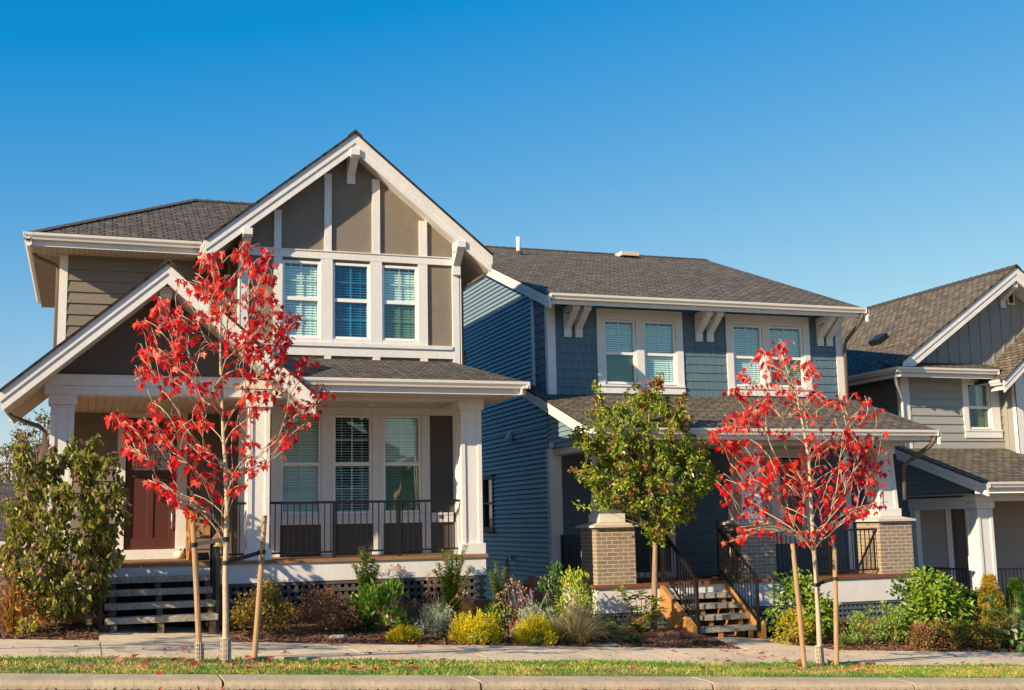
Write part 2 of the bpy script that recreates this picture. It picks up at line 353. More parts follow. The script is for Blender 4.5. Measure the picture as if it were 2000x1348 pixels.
# ------------------------------------------------------------------ ground, road, kerb, pavement, beds
def sheet(mb, x0, x1, y0, y1, zf, nx, ny):
    for i in range(nx):
        for j in range(ny):
            xs = (x0+(x1-x0)*i/nx, x0+(x1-x0)*(i+1)/nx); ys = (y0+(y1-y0)*j/ny, y0+(y1-y0)*(j+1)/ny)
            mb.face([(xs[0], ys[0], zf(xs[0], ys[0])), (xs[1], ys[0], zf(xs[1], ys[0])), (xs[1], ys[1], zf(xs[1], ys[1])), (xs[0], ys[1], zf(xs[0], ys[1]))])
m = MB(); sheet(m, -400, 400, -300, 900, lambda x, y: zref(x)-.35-.001*max(0, y-30), 40, 24); struct(m.build('ground', 'dirt'))
m = MB(); sheet(m, -60, 60, 3.2, 12.80, lambda x, y: zref(x)-.088-.02*(12.8-y)/5, 20, 4); struct(m.build('road', 'asphalt'))
m = MB(); sheet(m, -60, 60, -12, 3.2, lambda x, y: zref(x)-.03, 20, 2); struct(m.build('verge', 'dirt'))
# kerb: cast lengths with open joints and a rounded nose
m = MB(); xs = [-40]
KJ = [-1.61, 1.38, 4.12, 6.95, 9.75, 12.6]
e = -1.61
joints = [e-3*k for k in range(12, 0, -1)]+KJ+[12.6+2.9*k for k in range(1, 10)]
for a, b in zip(joints[:-1], joints[1:]):
    prof = [(13.33, -.30), (12.74, -.30), (12.765, -.05), (12.785, -.018), (12.82, -.004), (12.87, 0), (13.33, .002)]
    g = .014
    A = [(a+g, y, z+zref(a)) for y, z in prof]; B = [(b-g, y, z+zref(b)) for y, z in prof]; n = len(A); k = len(m.v)
    m.v += A+B; m.f.append(tuple(range(k+n-1, k-1, -1))); m.f.append(tuple(range(k+n, k+2*n))); m.uv += [None]*2
    for i in range(n):
        j = (i+1) % n; m.f.append((k+i, k+j, k+n+j, k+n+i)); m.uv.append(None)
struct(m.build('kerb', 'kerb_concrete'))
# grass strip soil
m = MB(); sheet(m, -40, 50, 13.33, 15.37, lambda x, y: zref(x)-.035+.01*math.sin(x*2.1)*math.sin(y*3), 90, 6); struct(m.build('grass_strip', 'dirt'))
# pavement slabs
m = MB(); x = .25-1.62*22
while x < 40:
    a, b = x+.006, x+1.62-.006
    m.hexa([(a, 15.36, zref(a)-.14), (b, 15.36, zref(b)-.14), (b, 17.4, zref(b)-.14), (a, 17.4, zref(a)-.14),
            (a, 15.36, zref(a)), (b, 15.36, zref(b)), (b, 17.4, zref(b)), (a, 17.4, zref(a))])
    x += 1.62
struct(m.build('pavement', 'walk_concrete'))
# garden paths from the pavement to the stairs
for x0, x1, y1 in ((.25, 2.0, 19.4), (10.15, 11.75, 20.3)):
    m = MB(); m.hexa([(x0, 17.41, zref(x0)-.12), (x1, 17.41, zref(x1)-.12), (x1, y1, zref(x1)-.12), (x0, y1, zref(x0)-.12),
                      (x0, 17.41, zref(x0)), (x1, 17.41, zref(x1)), (x1, y1, zref(x1)+.06), (x0, y1, zref(x0)+.06)])
    struct(m.build('path', 'walk_concrete'))
# planting beds
def bumpy(x, y): return bedz(x, y)+.018*math.sin(x*7.3+y*3.1)*math.sin(y*9+x*2.7)+.012*math.sin(x*19+1)*math.sin(y*23)
m = MB()
for x0, x1, y1 in ((-12, .25, 20), (2.0, 10.15, 20.6), (11.75, 30, 21.2)):
    sheet(m, x0, x1, 17.41, y1, bumpy, int((x1-x0)*8), 20)
struct(m.build('planting_bed', 'soil'))
m = MB()
rc = random.Random(5)
for i in range(9000):
    x = rc.uniform(-2.5, 17.5); y = 17.42+abs(rc.gauss(0, 1))*.8
    if .2 < x < 2.05 or 10.1 < x < 11.8 or y > 19.6: continue
    z = bumpy(x, y)+.008; a = rc.uniform(0, 6.28); L = rc.uniform(.015, .05); W = rc.uniform(.006, .014); t = rc.uniform(-.5, .5)
    dx, dy = math.cos(a)*L, math.sin(a)*L; ex, ey = -math.sin(a)*W, math.cos(a)*W
    m.face([(x-dx-ex, y-dy-ey, z-t*L), (x+dx-ex, y+dy-ey, z+t*L), (x+dx+ex, y+dy+ey, z+t*L+.006), (x-dx+ex, y-dy+ey, z-t*L+.006)])
o = m.build('mulch_chips', 'chip'); tag(o, 'brown bark chips scattered over the planting beds', 'mulch', kind='stuff')
# side yards between the houses
m = MB(); sheet(m, 6.4, 8.9, 20.6, 40, lambda x, y: zref(x)+.12, 3, 10); sheet(m, 15.9, 18.1, 21.2, 40, lambda x, y: zref(x)+.12, 3, 10); sheet(m, -14, -.5, 20, 40, lambda x, y: zref(x)+.1, 3, 10)
struct(m.build('side_yard', 'soil'))

# ------------------------------------------------------------------ house-building helpers
def wall(mb, u0, u1, z0, z1, P, holes=(), d=.14):
    us = sorted({u0, u1, *[h[0] for h in holes], *[h[1] for h in holes]}); zs = sorted({z0, z1, *[h[2] for h in holes], *[h[3] for h in holes]})
    us = [u for u in us if u0 <= u <= u1]; zs = [z for z in zs if z0 <= z <= z1]
    for a, b in zip(us[:-1], us[1:]):
        run = None
        for c, e in zip(zs[:-1], zs[1:]):
            mu, mz = (a+b)/2, (c+e)/2
            if any(h[0] < mu < h[1] and h[2] < mz < h[3] for h in holes): continue
            mb.hexa([P(a, 0, c), P(b, 0, c), P(b, -d, c), P(a, -d, c), P(a, 0, e), P(b, 0, e), P(b, -d, e), P(a, -d, e)])
def FY(Y): return lambda u, o, z: (u, Y-o, z)          # a wall facing the street
def FX(X): return lambda u, o, z: (X-o, u, z)          # a wall facing left
def lap(mb, u0, u1, z0, z1, P, ex, holes=(), th=.026, umin=None, phase=0):
    z = z0-phase
    while z < z1-1e-6:
        r0, r1 = max(z, z0), min(z+ex, z1)
        cuts = sorted({r0, r1, *[c for h in holes for c in h[2:4] if r0 < c < r1]})
        for a, b in zip(cuts[:-1], cuts[1:]):
            mid = (a+b)/2; segs = [(u0, u1)]
            for h in holes:
                if h[2] < mid < h[3]:
                    ns = []
                    for s0, s1 in segs:
                        if h[1] <= s0 or h[0] >= s1: ns.append((s0, s1)); continue
                        if h[0] > s0: ns.append((s0, h[0]))
                        if h[1] < s1: ns.append((h[1], s1))
                    segs = ns
            oa = th*(1-(a-z)/ex)+.004; ob = th*(1-(b-z)/ex)+.004
            for s0, s1 in segs:
                if umin:
                    sa, sb = max(s0, umin(a)), max(s0, umin(b))
                    if sa >= s1: continue
                    sb = min(sb, s1-.001)
                else: sa = sb = s0
                mb.hexa([P(sa, oa, a), P(s1, oa, a), P(s1, -.05, a), P(sa, -.05, a), P(sb, ob, b), P(s1, ob, b), P(s1, -.05, b), P(sb, -.05, b)])
        z += ex
def shakes(mb, u0, u1, z0, z1, P, ex, holes=(), seed=1):
    r = random.Random(seed); z = z0
    while z < z1:
        r0, r1 = z, min(z+ex, z1); u = u0-r.uniform(0, .2)
        while u < u1:
            wd = r.uniform(.13, .27); a, b = max(u, u0), min(u+wd-.006, u1); dz = r.uniform(-.004, .004); th = .02+r.uniform(-.002, .003)
            if b > a+.01:
                segs = [(a, b)]
                for h in holes:
                    if h[2] < (r0+r1)/2 < h[3]:
                        ns = []
                        for s0, s1 in segs:
                            if h[1] <= s0 or h[0] >= s1: ns.append((s0, s1)); continue
                            if h[0] > s0: ns.append((s0, h[0]))
                            if h[1] < s1: ns.append((h[1], s1))
                        segs = ns
                for s0, s1 in segs:
                    mb.hexa([P(s0, th, r0+dz), P(s1, th, r0+dz), P(s1, -.05, r0+dz), P(s0, -.05, r0+dz), P(s0, .006, r1), P(s1, .006, r1), P(s1, -.05, r1), P(s0, -.05, r1)])
            u += wd
        z += ex
    # the backing the joints show
    wall(mb, u0, u1, z0, z1, P, holes, .05)
def window(root, x0, x1, z0, z1, Y, rail, blind='closed', panes=('pane', 'pane'), muntin='cross', bmat='blind', lowbar=True, fr=.045):
    """double-hung window: frame > pane x2, muntin, blind, room behind"""
    P = FY(Y); m = MB()
    def bar(a, b, c, e, o0=.012, o1=-.07): m.hexa([P(a, o0, c), P(b, o0, c), P(b, o1, c), P(a, o1, c), P(a, o0, e), P(b, o0, e), P(b, o1, e), P(a, o1, e)])
    bar(x0, x0+fr, z0, z1); bar(x1-fr, x1, z0, z1); bar(x0+fr, x1-fr, z1-fr, z1); bar(x0+fr, x1-fr, z0, z0+fr)
    bar(x0+fr, x1-fr, rail-.033, rail+.033, -.002)
    w_ = m.build('window', 'white', root, bevel=.004)
    a, b = x0+fr, x1-fr
    for k, (lo, hi) in enumerate(((rail+.033, z1-fr), (z0+fr, rail-.033))):
        g = MB(); o = .030+.012*k
        g.box(a, b, Y+o, Y+o+.005, lo, hi); g.build('pane', panes[k], w_)
        mm = MB()
        if muntin == 'cross' or (muntin == 'upper' and k == 0):
            xc = (a+b)/2; mm.box(xc-.013, xc+.013, Y+o+.008, Y+o+.018, lo, hi)
            if muntin == 'cross':
                zc = (lo+hi)/2; mm.box(a, xc-.013, Y+o+.008, Y+o+.018, zc-.011, zc+.011); mm.box(xc+.013, b, Y+o+.008, Y+o+.018, zc-.011, zc+.011)
            mm.build('muntin', 'white', w_)
    if blind:
        bl = MB(); z = z0+fr+.02; rb = random.Random(int(x0*97+z0*13))
        tilt = .021 if blind == 'closed' else .010
        while z < z1-fr-.02:
            t = tilt+rb.uniform(-.0015, .0015); dy = .010 if blind == 'closed' else .020
            bl.hexa([(a+.004, Y+.0821-dy, z-t), (b-.004, Y+.0821-dy, z-t), (b-.004, Y+.0851-dy, z-t), (a+.004, Y+.0851-dy, z-t),
                     (a+.004, Y+.0821+dy, z+t), (b-.004, Y+.0821+dy, z+t), (b-.004, Y+.0851+dy, z+t), (a+.004, Y+.0851+dy, z+t)])
            z += .047
        for q in (.2, .8):
            xq = a+(b-a)*q; bl.box(xq-.004, xq+.004, Y+.060, Y+.064, z0+fr, z1-fr)
        bl.build('blind', bmat, w_)
    r = MB(); r.box(x0-.05, x1+.05, Y+.5, Y+.52, z0-.05, z1+.05); r.box(x0-.05, x0-.03, Y+.13, Y+.5, z0-.05, z1+.05); r.box(x1+.03, x1+.05, Y+.13, Y+.5, z0-.05, z1+.05)
    r.build('room_interior', 'unlit_dark', w_)
    return w_
def gutter_x(root, x0, x1, y, z, mat='gutter', fascia=.09, depth=.12, name='gutter'):
    m = MB(); pr = [(0, 0), (-.075, 0), (-.085, .03), (-.115, .07), (-.12, .115), (-.108, .115), (-.10, .075), (-.05, .02), (0, .03)]
    m.prism([(x0, y+depth+py, z+pz) for py, pz in pr], (x1-x0, 0, 0))
    m.box(x0, x0+.008, y, y+depth, z+.002, z+.112); m.box(x1-.008, x1, y, y+depth, z+.002, z+.112)
    g = m.build(name, mat, root)
    f = MB(); f.box(x0+.04, x1-.04, y+depth+.002, y+depth+.03, z-fascia, z+.11); f.build('fascia', 'trim', g)
    return g
def gutter_y(root, y0, y1, x, z, side=-1, mat='gutter', fascia=.09, depth=.12):
    m = MB(); pr = [(0, 0), (.075, 0), (.085, .03), (.115, .07), (.12, .115), (.108, .115), (.10, .075), (.05, .02), (0, .03)]
    xi = x-side*depth
    m.prism([(xi+side*px, y0, z+pz) for px, pz in pr], (0, y1-y0, 0))
    g = m.build('gutter', mat, root)
    f = MB(); f.box(xi-side*.002, xi-side*.03, y0+.04, y1-.04, z-fascia, z+.11); f.build('fascia', 'trim', g)
    return g
def rake_x(root, ax, az, sl, xl, xr, Yf, t=.045, h1=.17, h2=.33, top=-.012):
    """pair of stepped rake boards of a gable that faces the street"""
    out = []
    for sgn, xe in ((-1, xl), (1, xr)):
        zt = az-sl*abs(xe-ax)
        m = MB()
        m.prism([(ax, Yf, az+top), (ax, Yf, az+top-h1), (xe, Yf, zt+top-h1), (xe, Yf, zt+top)], (0, t, 0))
        m.prism([(ax, Yf+.018, az+top-h1), (ax, Yf+.018, az+top-h2), (xe-sgn*.02, Yf+.018, zt+top-h2+sl*.02), (xe-sgn*.02, Yf+.018, zt+top-h1+sl*.02)], (0, t, 0))
        out.append(m.build('rake_board', 'trim', root))
    return out
def soffit_x(root, ax, az, sl, xl, xr, Y0, Y1, drop):
    m = MB()
    for xe in (xl, xr):
        zt = az-sl*abs(xe-ax)
        m.prism([(ax, Y0, az-drop), (ax, Y0, az-drop-.02), (xe, Y0, zt-drop-.02), (xe, Y0, zt-drop)], (0, Y1-Y0, 0))
    return m.build('soffit', 'trim', root)
def bracket(root, xc, Y, zt, zb, w, proj, arm=.15, mat='trim', plate=.05, pw=None):
    m = MB(); pw = pw or w
    m.box(xc-pw/2, xc+pw/2, Y-plate, Y, zb, zt-.004)
    # arm with chamfered nose, a little wider than the brace
    m.prism([(xc-w/2, Y-plate-.001, zt), (xc-w/2, Y-proj, zt), (xc-w/2, Y-proj, zt-arm*.72), (xc-w/2, Y-proj+arm*.28, zt-arm), (xc-w/2, Y-plate-.001, zt-arm)], (w, 0, 0))
    # diagonal brace
    bw = w*.86; zl = zb+.17; yf = Y-proj+arm*.45
    m.prism([(xc-bw/2, Y-plate-.002, zl), (xc-bw/2, Y-plate-.002, zl+.15), (xc-bw/2, yf+.13, zt-arm-.001), (xc-bw/2, yf, zt-arm-.001)], (bw, 0, 0))
    return m.build('bracket', mat, root, bevel=.006)
def column(root, x0, x1, y0, z0, z1, cap=.15, base=.18, d=None, taper=0, mat='trim'):
    d = d or (x1-x0); y1 = y0+d; m = MB(); e = .035; t = taper
    def ring(a, b, s0, s1):   # tapered square from z=a..b with side offsets s0,s1 outward
        m.hexa([(x0-s0, y0-s0, a), (x1+s0, y0-s0, a), (x1+s0, y1+s0, a), (x0-s0, y1+s0, a), (x0-s1, y0-s1, b), (x1+s1, y0-s1, b), (x1+s1, y1+s1, b), (x0-s1, y1+s1, b)])
    za, zb = z0+base, z1-cap
    ring(za, zb, -.022+t, -.022)
    for sx in (0, 1):
        for sy in (0, 1):
            cw = .075
            xa = lambda o: (x0-o, x0-o+cw) if sx == 0 else (x1+o-cw, x1+o)
            ya = lambda o: (y0-o, y0-o+cw) if sy == 0 else (y1+o-cw, y1+o)
            A, B = xa(t), ya(t); C, D = xa(0), ya(0)
            m.hexa([(A[0], B[0], za), (A[1], B[0], za), (A[1], B[1], za), (A[0], B[1], za), (C[0], D[0], zb), (C[1], D[0], zb), (C[1], D[1], zb), (C[0], D[1], zb)])
    o = m.build('column', mat, root, bevel=.004)
    c = MB(); c.box(x0-e, x1+e, y0-e, y1+e, zb, z1); c.build('column_cap', mat, o, bevel=.006)
    c = MB(); q = e+t; c.box(x0-q, x1+q, y0-q, y1+q, z0, za); c.build('column_base', mat, o, bevel=.006)
    return o
def railing(root, a, b, z0, z1, posts=(), gap=.105, end=(0, 0), tw=.055):
    """black metal rail between two plan points; z0/z1 are the rail heights above each point (a, b carry z)"""
    a = Vector(a); b = Vector(b); m = MB(); L = (b-a); hl = math.hypot(L.x, L.y)
    up = Vector((0, 0, 1)); m.bar(a+up*z1, b+up*z1, tw, .04); m.bar(a+up*z0, b+up*z0, .03, .03)
    n = max(1, int(hl/gap))
    for i in range(1, n):
        p = a+L*(i/n); m.box(p.x-.008, p.x+.008, p.y-.008, p.y+.008, p.z+z0+.014, p.z+z1-.019)
    r = m.build('railing', 'black_metal', root)
    for t in posts:
        p = a+L*t; q = MB(); q.box(p.x-.025, p.x+.025, p.y-.027, p.y+.027, p.z, p.z+z1+.021); q.build('post', 'black_metal', r)
    return r
def lattice(root, x0, x1, Y, z0, z1, mat, step=.115, wd=.055, rows=3):
    m = MB(); x = x0
    while x < x1-wd:
        m.box(x, x+wd, Y+.014, Y+.026, z0, z1); x += step
    h = (z1-z0-wd)/rows
    for k in range(rows+1): m.box(x0, x1, Y, Y+.0135, z0+k*h, z0+k*h+wd)
    l = m.build('lattice', mat, root)
    d = MB(); d.box(x0, x1, Y+.55, Y+.56, z0-.3, z1+.1); d.build('crawl_shade', 'unlit_dark', l)  # dark sheet painted as the shade under the deck
    return l
def planks(root, name, x0, x1, Y, z0, z1, n, mat, th=.045):
    m = MB(); h = (z1-z0)/n
    for k in range(n): m.box(x0, x1, Y, Y+th, z0+k*h+.004, z0+(k+1)*h-.004)
    return m.build(name, mat, root)
def ridgecap(root, a, b, w=.15, ax='x', sl=.5):
    m = MB(); a = Vector(a); b = Vector(b); d = b-a; n = max(1, int(d.length/.22)); s = Vector((0, 1, 0)) if ax == 'x' else Vector((1, 0, 0))
    if ax == 'h':
        s = Vector((d.y, -d.x, 0)).normalized()
    for i in range(n):
        p, q = a+d*(i/n), a+d*((i+1.12)/n); o = Vector((0, 0, .014)); l = Vector((0, 0, .006)); dr = Vector((0, 0, w*sl))
        m.hexa([p-s*w-dr+l, q-s*w-dr, q+Vector((0, 0, -.012)), p-l*2, p-s*w-dr+o*1.6, q-s*w-dr+o, q+o, p+o*2])
        m.hexa([p-l*2, q+Vector((0, 0, -.012)), q+s*w-dr, p+s*w-dr+l, p+o*2, q+o, q+s*w-dr+o, p+s*w-dr+o*1.6])
    return m.build('ridge_cap', 'ridge_cap', root)
# ================================================================== HOUSE 1: taupe, steep front gable
H1 = thing('gabled_house', 'taupe house with white trim, steep half-timbered front gable and brown-red front door', 'house', (3, 21, -1.7))
YW, YL = 21.0, 22.55
wins_up = [(3.19, 3.87), (4.085, 4.77), (4.99, 5.67)]; wins_lo = [(3.183, 3.89), (4.10, 4.80), (5.0, 5.705)]
# --- gable wall
m = MB(); holes = [(a, b, 3.31, 4.70) for a, b in wins_up]
wall(m, 2.47, 6.45, 2.6, 4.80, FY(YW), holes, .14)
gz = lambda x: 6.76-.82*abs(x-4.42)
m.prism([(2.47, YW, 4.80), (6.45, YW, 4.80), (6.45, YW, gz(6.45)), (4.42, YW, gz(4.42)), (2.47, YW, gz(2.47))], (0, .14, 0))
m.build('gable_wall', 'stucco', H1)
m = MB(); m.box(6.36, 6.45, YW+.14, 30, -1.6, 4.9); m.box(2.47, 2.53, YW+.14, YL+.05, 2.2, 5.2); m.build('side_wall', 'taupe_lap', H1)
T = .045
m = MB()
m.box(2.455, 6.465, YW-T, YW, 4.755, 4.885)                       # head band
m.box(2.455, 6.465, YW-T-.016, YW, 4.886, 4.905)
for a, b in ((3.035, 3.162), (3.932, 4.062), (4.81, 4.955), (5.698, 5.845)):
    zt = min(gz(a), gz(b))-.02; m.box(a, b, YW-T, YW, 4.906, zt)
    m.box(a+.005, b-.005, YW-T, YW, 2.7, 2.999)
for a, b in ((3.035, 3.188), (3.872, 4.083), (4.772, 4.988), (5.672, 5.845)): m.box(a, b, YW-T+.004, YW, 3.235, 4.754)
m.box(2.62, 6.30, YW-.075, YW, 3.165, 3.233)
for a, b in wins_up: m.box(a-.002, b+.002, YW-T+.008, YW, 3.234, 3.309)
m.box(2.62, 6.32, YW-T, YW, 3.0, 3.163)
m.box(2.455, 2.60, YW-T-.006, YW, 2.6, 4.754); m.box(6.322, 6.465, YW-T-.006, YW, 2.6, 4.754)
m.box(2.43, 2.468, YW-T-.006, YW+.12, 2.6, 5.0); m.box(6.451, 6.489, YW-T-.006, YW+.12, 2.6, 5.0)
m.build('timber_trim', 'trim', H1)
for i, (a, b) in enumerate(wins_up):
    window(H1, a, b, 3.31, 4.70, YW, 4.02, 'open' if i == 1 else 'closed', [('pane', 'pane'), ('pane_blue', 'pane_blue'), ('pane', 'pane_dark')][i])
# --- gable roof
AX, AZ, SL, YF = 4.42, 7.06, .82, 20.60
m = MB()
m.slab([(1.80, 30, AZ-SL*2.62), (1.80, YF-.03, AZ-SL*2.62), (AX, YF-.03, AZ), (AX, 30, AZ)], .035)
m.slab([(7.02, YF-.03, AZ-SL*2.60), (7.02, 30, AZ-SL*2.60), (AX, 30, AZ), (AX, YF-.03, AZ)], .035)
r1 = m.build('gable_roof', 'shingles', H1)
rake_x(r1, AX, AZ-.030, SL, 1.82, 7.0, YF); soffit_x(r1, AX, AZ, SL, 1.86, 6.96, YF+.05, YW-.001, .30)
ridgecap(r1, (AX, YF-.03, AZ+.005), (AX, 30, AZ+.005), .13, 'y', SL)
zs = lambda x: AZ-.30-SL*abs(x-AX)
for xa, xb, ye in ((1.86, 2.50, YL+.3), (6.44, 6.96, 28)):
    m = MB(); m.prism([(xa, YF+.075, zs(xa)-.021), (xb, YF+.075, zs(xb)-.021), (xb, YF+.075, zs(xb)-.04), (xa, YF+.075, zs(xa)-.04)], (0, ye-YF-.075, 0)); m.build('eave_soffit', 'soffit', r1)
gutter_y(r1, YF+.08, 22.0, 1.80, 4.79, -1); gutter_y(r1, YF+.08, 28, 7.04, 4.81, 1)
m = MB(); m.tube([(7.0, 20.95, 4.82), (7.0, 20.98, 4.68), (6.92, 21.0, 4.58), (6.6, 21.05, 4.38), (6.53, 21.06, 4.28), (6.52, 21.06, 2.0)], .035, 8); m.build('downspout', 'bronze_pipe', H1, True)
zb = onY(690, 361, YW).z; zt = onY(692, 291, YW-.37).z
bracket(H1, 4.42, YW-.001, zt, zb, .17, .43, .17, pw=.155)
bracket(H1, 2.53, YW-T-.007, 5.15, 4.57, .17, .37, .16, pw=.15); bracket(H1, 6.397, YW-T-.007, 5.15, 4.57, .17, .37, .16, pw=.15)
# --- recessed left bay, upper floor
m = MB(); lap(m, -.42, 2.47, 2.3, 4.92, FY(YL), .205, phase=.09); m.box(-.5, 2.47, YL+.05, YL+.2, -.5, 5.1); m.build('siding', 'taupe_lap', H1)
m = MB(); m.box(2.40, 2.469, YL-.03, YL, 2.2, 4.92); m.build('corner_board', 'trim', H1); m = MB(); m.box(-.525, -.405, YL-.03, YL+.05, 2.2, 4.92); m.box(-.545, -.5251, YL-.03, YL+.09, 2.2, 4.92); m.build('corner_board', 'trim', H1)
E0 = (-1.06, 22.12, 5.185); pk = (2.0, 25.25, 6.84)
m = MB()
m.slab([(-1.08, 21.83, 5.125), (4.6, 21.83, 5.125), (4.6, 24.95, 6.757), (1.96, 24.95, 6.757)], .05)
m.slab([(-1.08, 28.1, 5.125), (-1.08, 21.83, 5.125), (1.96, 24.95, 6.757)], .05)
m.slab([(4.6, 28.1, 5.125), (-1.08, 28.1, 5.125), (1.96, 24.95, 6.757), (4.6, 24.95, 6.757)], .05)
r2 = m.build('hip_roof', 'shingles', H1)
ridgecap(r2, (-1.06, 21.85, 5.135), (1.96, 24.95, 6.762), .13, 'h', .3); ridgecap(r2, (1.96, 24.95, 6.762), (4.3, 24.95, 6.762), .13, 'x', .5)
gutter_x(r2, -1.12, 1.86, 21.76, 5.015, fascia=.10); gutter_y(r2, 21.76, 28.1, -1.14, 5.015, -1, fascia=.10)
m = MB(); x = -1.03
while x < 2.45:
    m.box(x, x+.085, 21.92, YL+.05, 4.925, 4.935); x += .09
y = 22.6
while y < 28: m.box(-1.01, -.5, y, y+.085, 4.925, 4.935); y += .09
m.build('eave_soffit', 'soffit', r2)
m = MB(); m.tube([(-1.0, 22.45, 5.01), (-1.0, 22.5, 4.93), (-.93, 22.62, 4.88), (-.62, 22.66, 4.76), (-.575, 22.66, 4.68), (-.575, 22.66, 2.4)], .033, 8); m.build('downspout', 'bronze_pipe', H1, True)
# --- entry porch gable
PX_, PZ, PS, PY = 1.095, 4.057, .878, 18.62
m = MB()
m.slab([(-1.212, 22.5, PZ-PS*2.307), (-1.212, PY-.03, PZ-PS*2.307), (PX_, PY-.03, PZ), (PX_, 22.5, PZ)], .035)
m.slab([(3.402, PY-.03, PZ-PS*2.307), (3.402, 22.5, PZ-PS*2.307), (PX_, 22.5, PZ), (PX_, PY-.03, PZ)], .035)
r3 = m.build('porch_gable_roof', 'shingles', H1)
rake_x(r3, PX_, PZ-.030, PS, -1.193, 3.383, PY, h1=.147, h2=.303); soffit_x(r3, PX_, PZ, PS, -1.15, 3.34, PY+.05, 19.5, .28)
ridgecap(r3, (PX_, PY-.03, PZ+.004), (PX_, 22.5, PZ+.004), .12, 'y', PS)
m = MB(); tz = lambda x: PZ-.285-PS*abs(x-PX_)
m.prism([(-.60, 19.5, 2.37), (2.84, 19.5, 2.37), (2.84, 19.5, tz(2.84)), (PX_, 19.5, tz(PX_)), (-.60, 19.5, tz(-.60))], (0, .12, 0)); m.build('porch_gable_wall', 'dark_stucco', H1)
m = MB(); m.box(-.98, 3.22, 19.44, 19.52, 2.215, 2.365); m.box(-.62, 2.86, 19.46, 19.80, 2.075, 2.213); m.box(-.99, 3.23, 19.425, 19.51, 2.366, 2.385); m.build('porch_beam', 'trim', H1)
zb = onY(320, 642, 19.5).z; zt = onY(326, 560, 18.9).z
bracket(H1, PX_, 19.499, zt, zb, .18, .62, .17, pw=.16)
gutter_y(r3, PY+.06, 21.3, -1.225, 1.90, -1, fascia=.06)
m = MB(); m.prism([(-1.22, 21.4, 2.02), (-1.22, 21.4, 1.80), (-.62, 21.4, 2.26), (-.62, 21.4, 2.55)], (0, .04, 0)); m.build('rear_rake_board', 'trim', r3)
zp = lambda x: PZ-.305-PS*abs(x-PX_)
m = MB(); m.prism([(-1.13, PY+.11, zp(-1.13)), (-.45, PY+.11, zp(-.45)), (-.45, PY+.11, zp(-.45)-.02), (-1.13, PY+.11, zp(-1.13)-.02)], (0, 21.4-PY-.11, 0)); m.build('eave_soffit', 'soffit', r3)
m = MB(); m.tube([(-1.15, 19.62, 1.91), (-1.15, 19.64, 1.83), (-1.08, 19.66, 1.74), (-.68, 19.72, 1.60), (-.60, 19.73, 1.52), (-.60, 19.73, -.4)], .035, 8); m.build('downspout', 'bronze_pipe', H1, True)
# --- main porch roof
m = MB()
m.slab([(2.5, 18.78, 2.335), (6.93, 18.78, 2.335), (6.30, 21.0, 2.955), (2.5, 21.0, 2.955)], .06)
m.slab([(6.93, 18.78, 2.335), (6.93, 21.2, 2.335), (6.30, 21.0, 2.955)], .06)
r4 = m.build('porch_roof', 'shingles', H1)
gutter_x(r4, 3.0, 6.98, 18.70, 2.215, fascia=.10); gutter_y(r4, 18.70, 21.3, 6.98, 2.215, 1, fascia=.10)
m = MB(); m.box(2.9, 6.83, 18.85, 19.5, 2.115, 2.13); m.box(6.45, 6.83, 19.5, 21.2, 2.115, 2.13); m.build('eave_soffit', 'soffit', r4)
m = MB(); m.box(2.86, 6.40, 19.47, 19.80, 2.075, 2.112); m.box(6.05, 6.40, 19.8, 21.0, 2.075, 2.112); m.build('porch_beam', 'trim', H1)
m = MB(); x = -.5
while x < 6.35: m.box(x, x+.122, 19.82, YL, 2.085, 2.10); x += .128
m.build('porch_ceiling', 'soffit', H1)
m = MB(); m.box(1.05, 1.2, 20.6, 20.72, 2.06, 2.084); m.build('ceiling_light', 'white', H1); m = MB(); m.box(4.6, 4.72, 20.4, 20.5, 2.06, 2.084); m.build('ceiling_light', 'white', H1)
for a, b in ((-.527, -.185), (2.44, 2.79), (6.0, 6.37)): column(H1, a, b, 19.5, -.51, 2.074)
# --- main wall under the porch
m = MB(); holes = [(a, b, .21, 1.95) for a, b in wins_lo]
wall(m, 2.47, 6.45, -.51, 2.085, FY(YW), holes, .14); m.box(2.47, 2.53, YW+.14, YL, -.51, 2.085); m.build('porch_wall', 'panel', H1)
m = MB()
m.box(2.47, 6.45, YW-T, YW, 1.955, 2.083); m.box(2.47, 6.3, YW-T-.01, YW, .165, .205); m.box(2.47, 6.3, YW-T, YW, .035, .163)
for a, b in ((2.47, 2.60), (3.02, 3.18), (3.893, 4.097), (4.803, 4.997), (5.708, 5.86), (6.30, 6.45)):
    m.box(a, b, YW-T+.003, YW, .207, 1.953); m.box(a, b, YW-T+.003, YW, -.505, .033)
m.build('timber_trim', 'trim', H1)
for i, (a, b) in enumerate(wins_lo): window(H1, a, b, .21, 1.95, YW, 1.08, 'open' if i == 1 else 'closed', [('pane', 'pane'), ('pane', 'pane'), ('pane', 'pane_dark')][i])
m = MB(); m.box(6.02, 6.10, YW-.05, YW, .10, .24); m.build('outlet_cover', 'steel', H1)
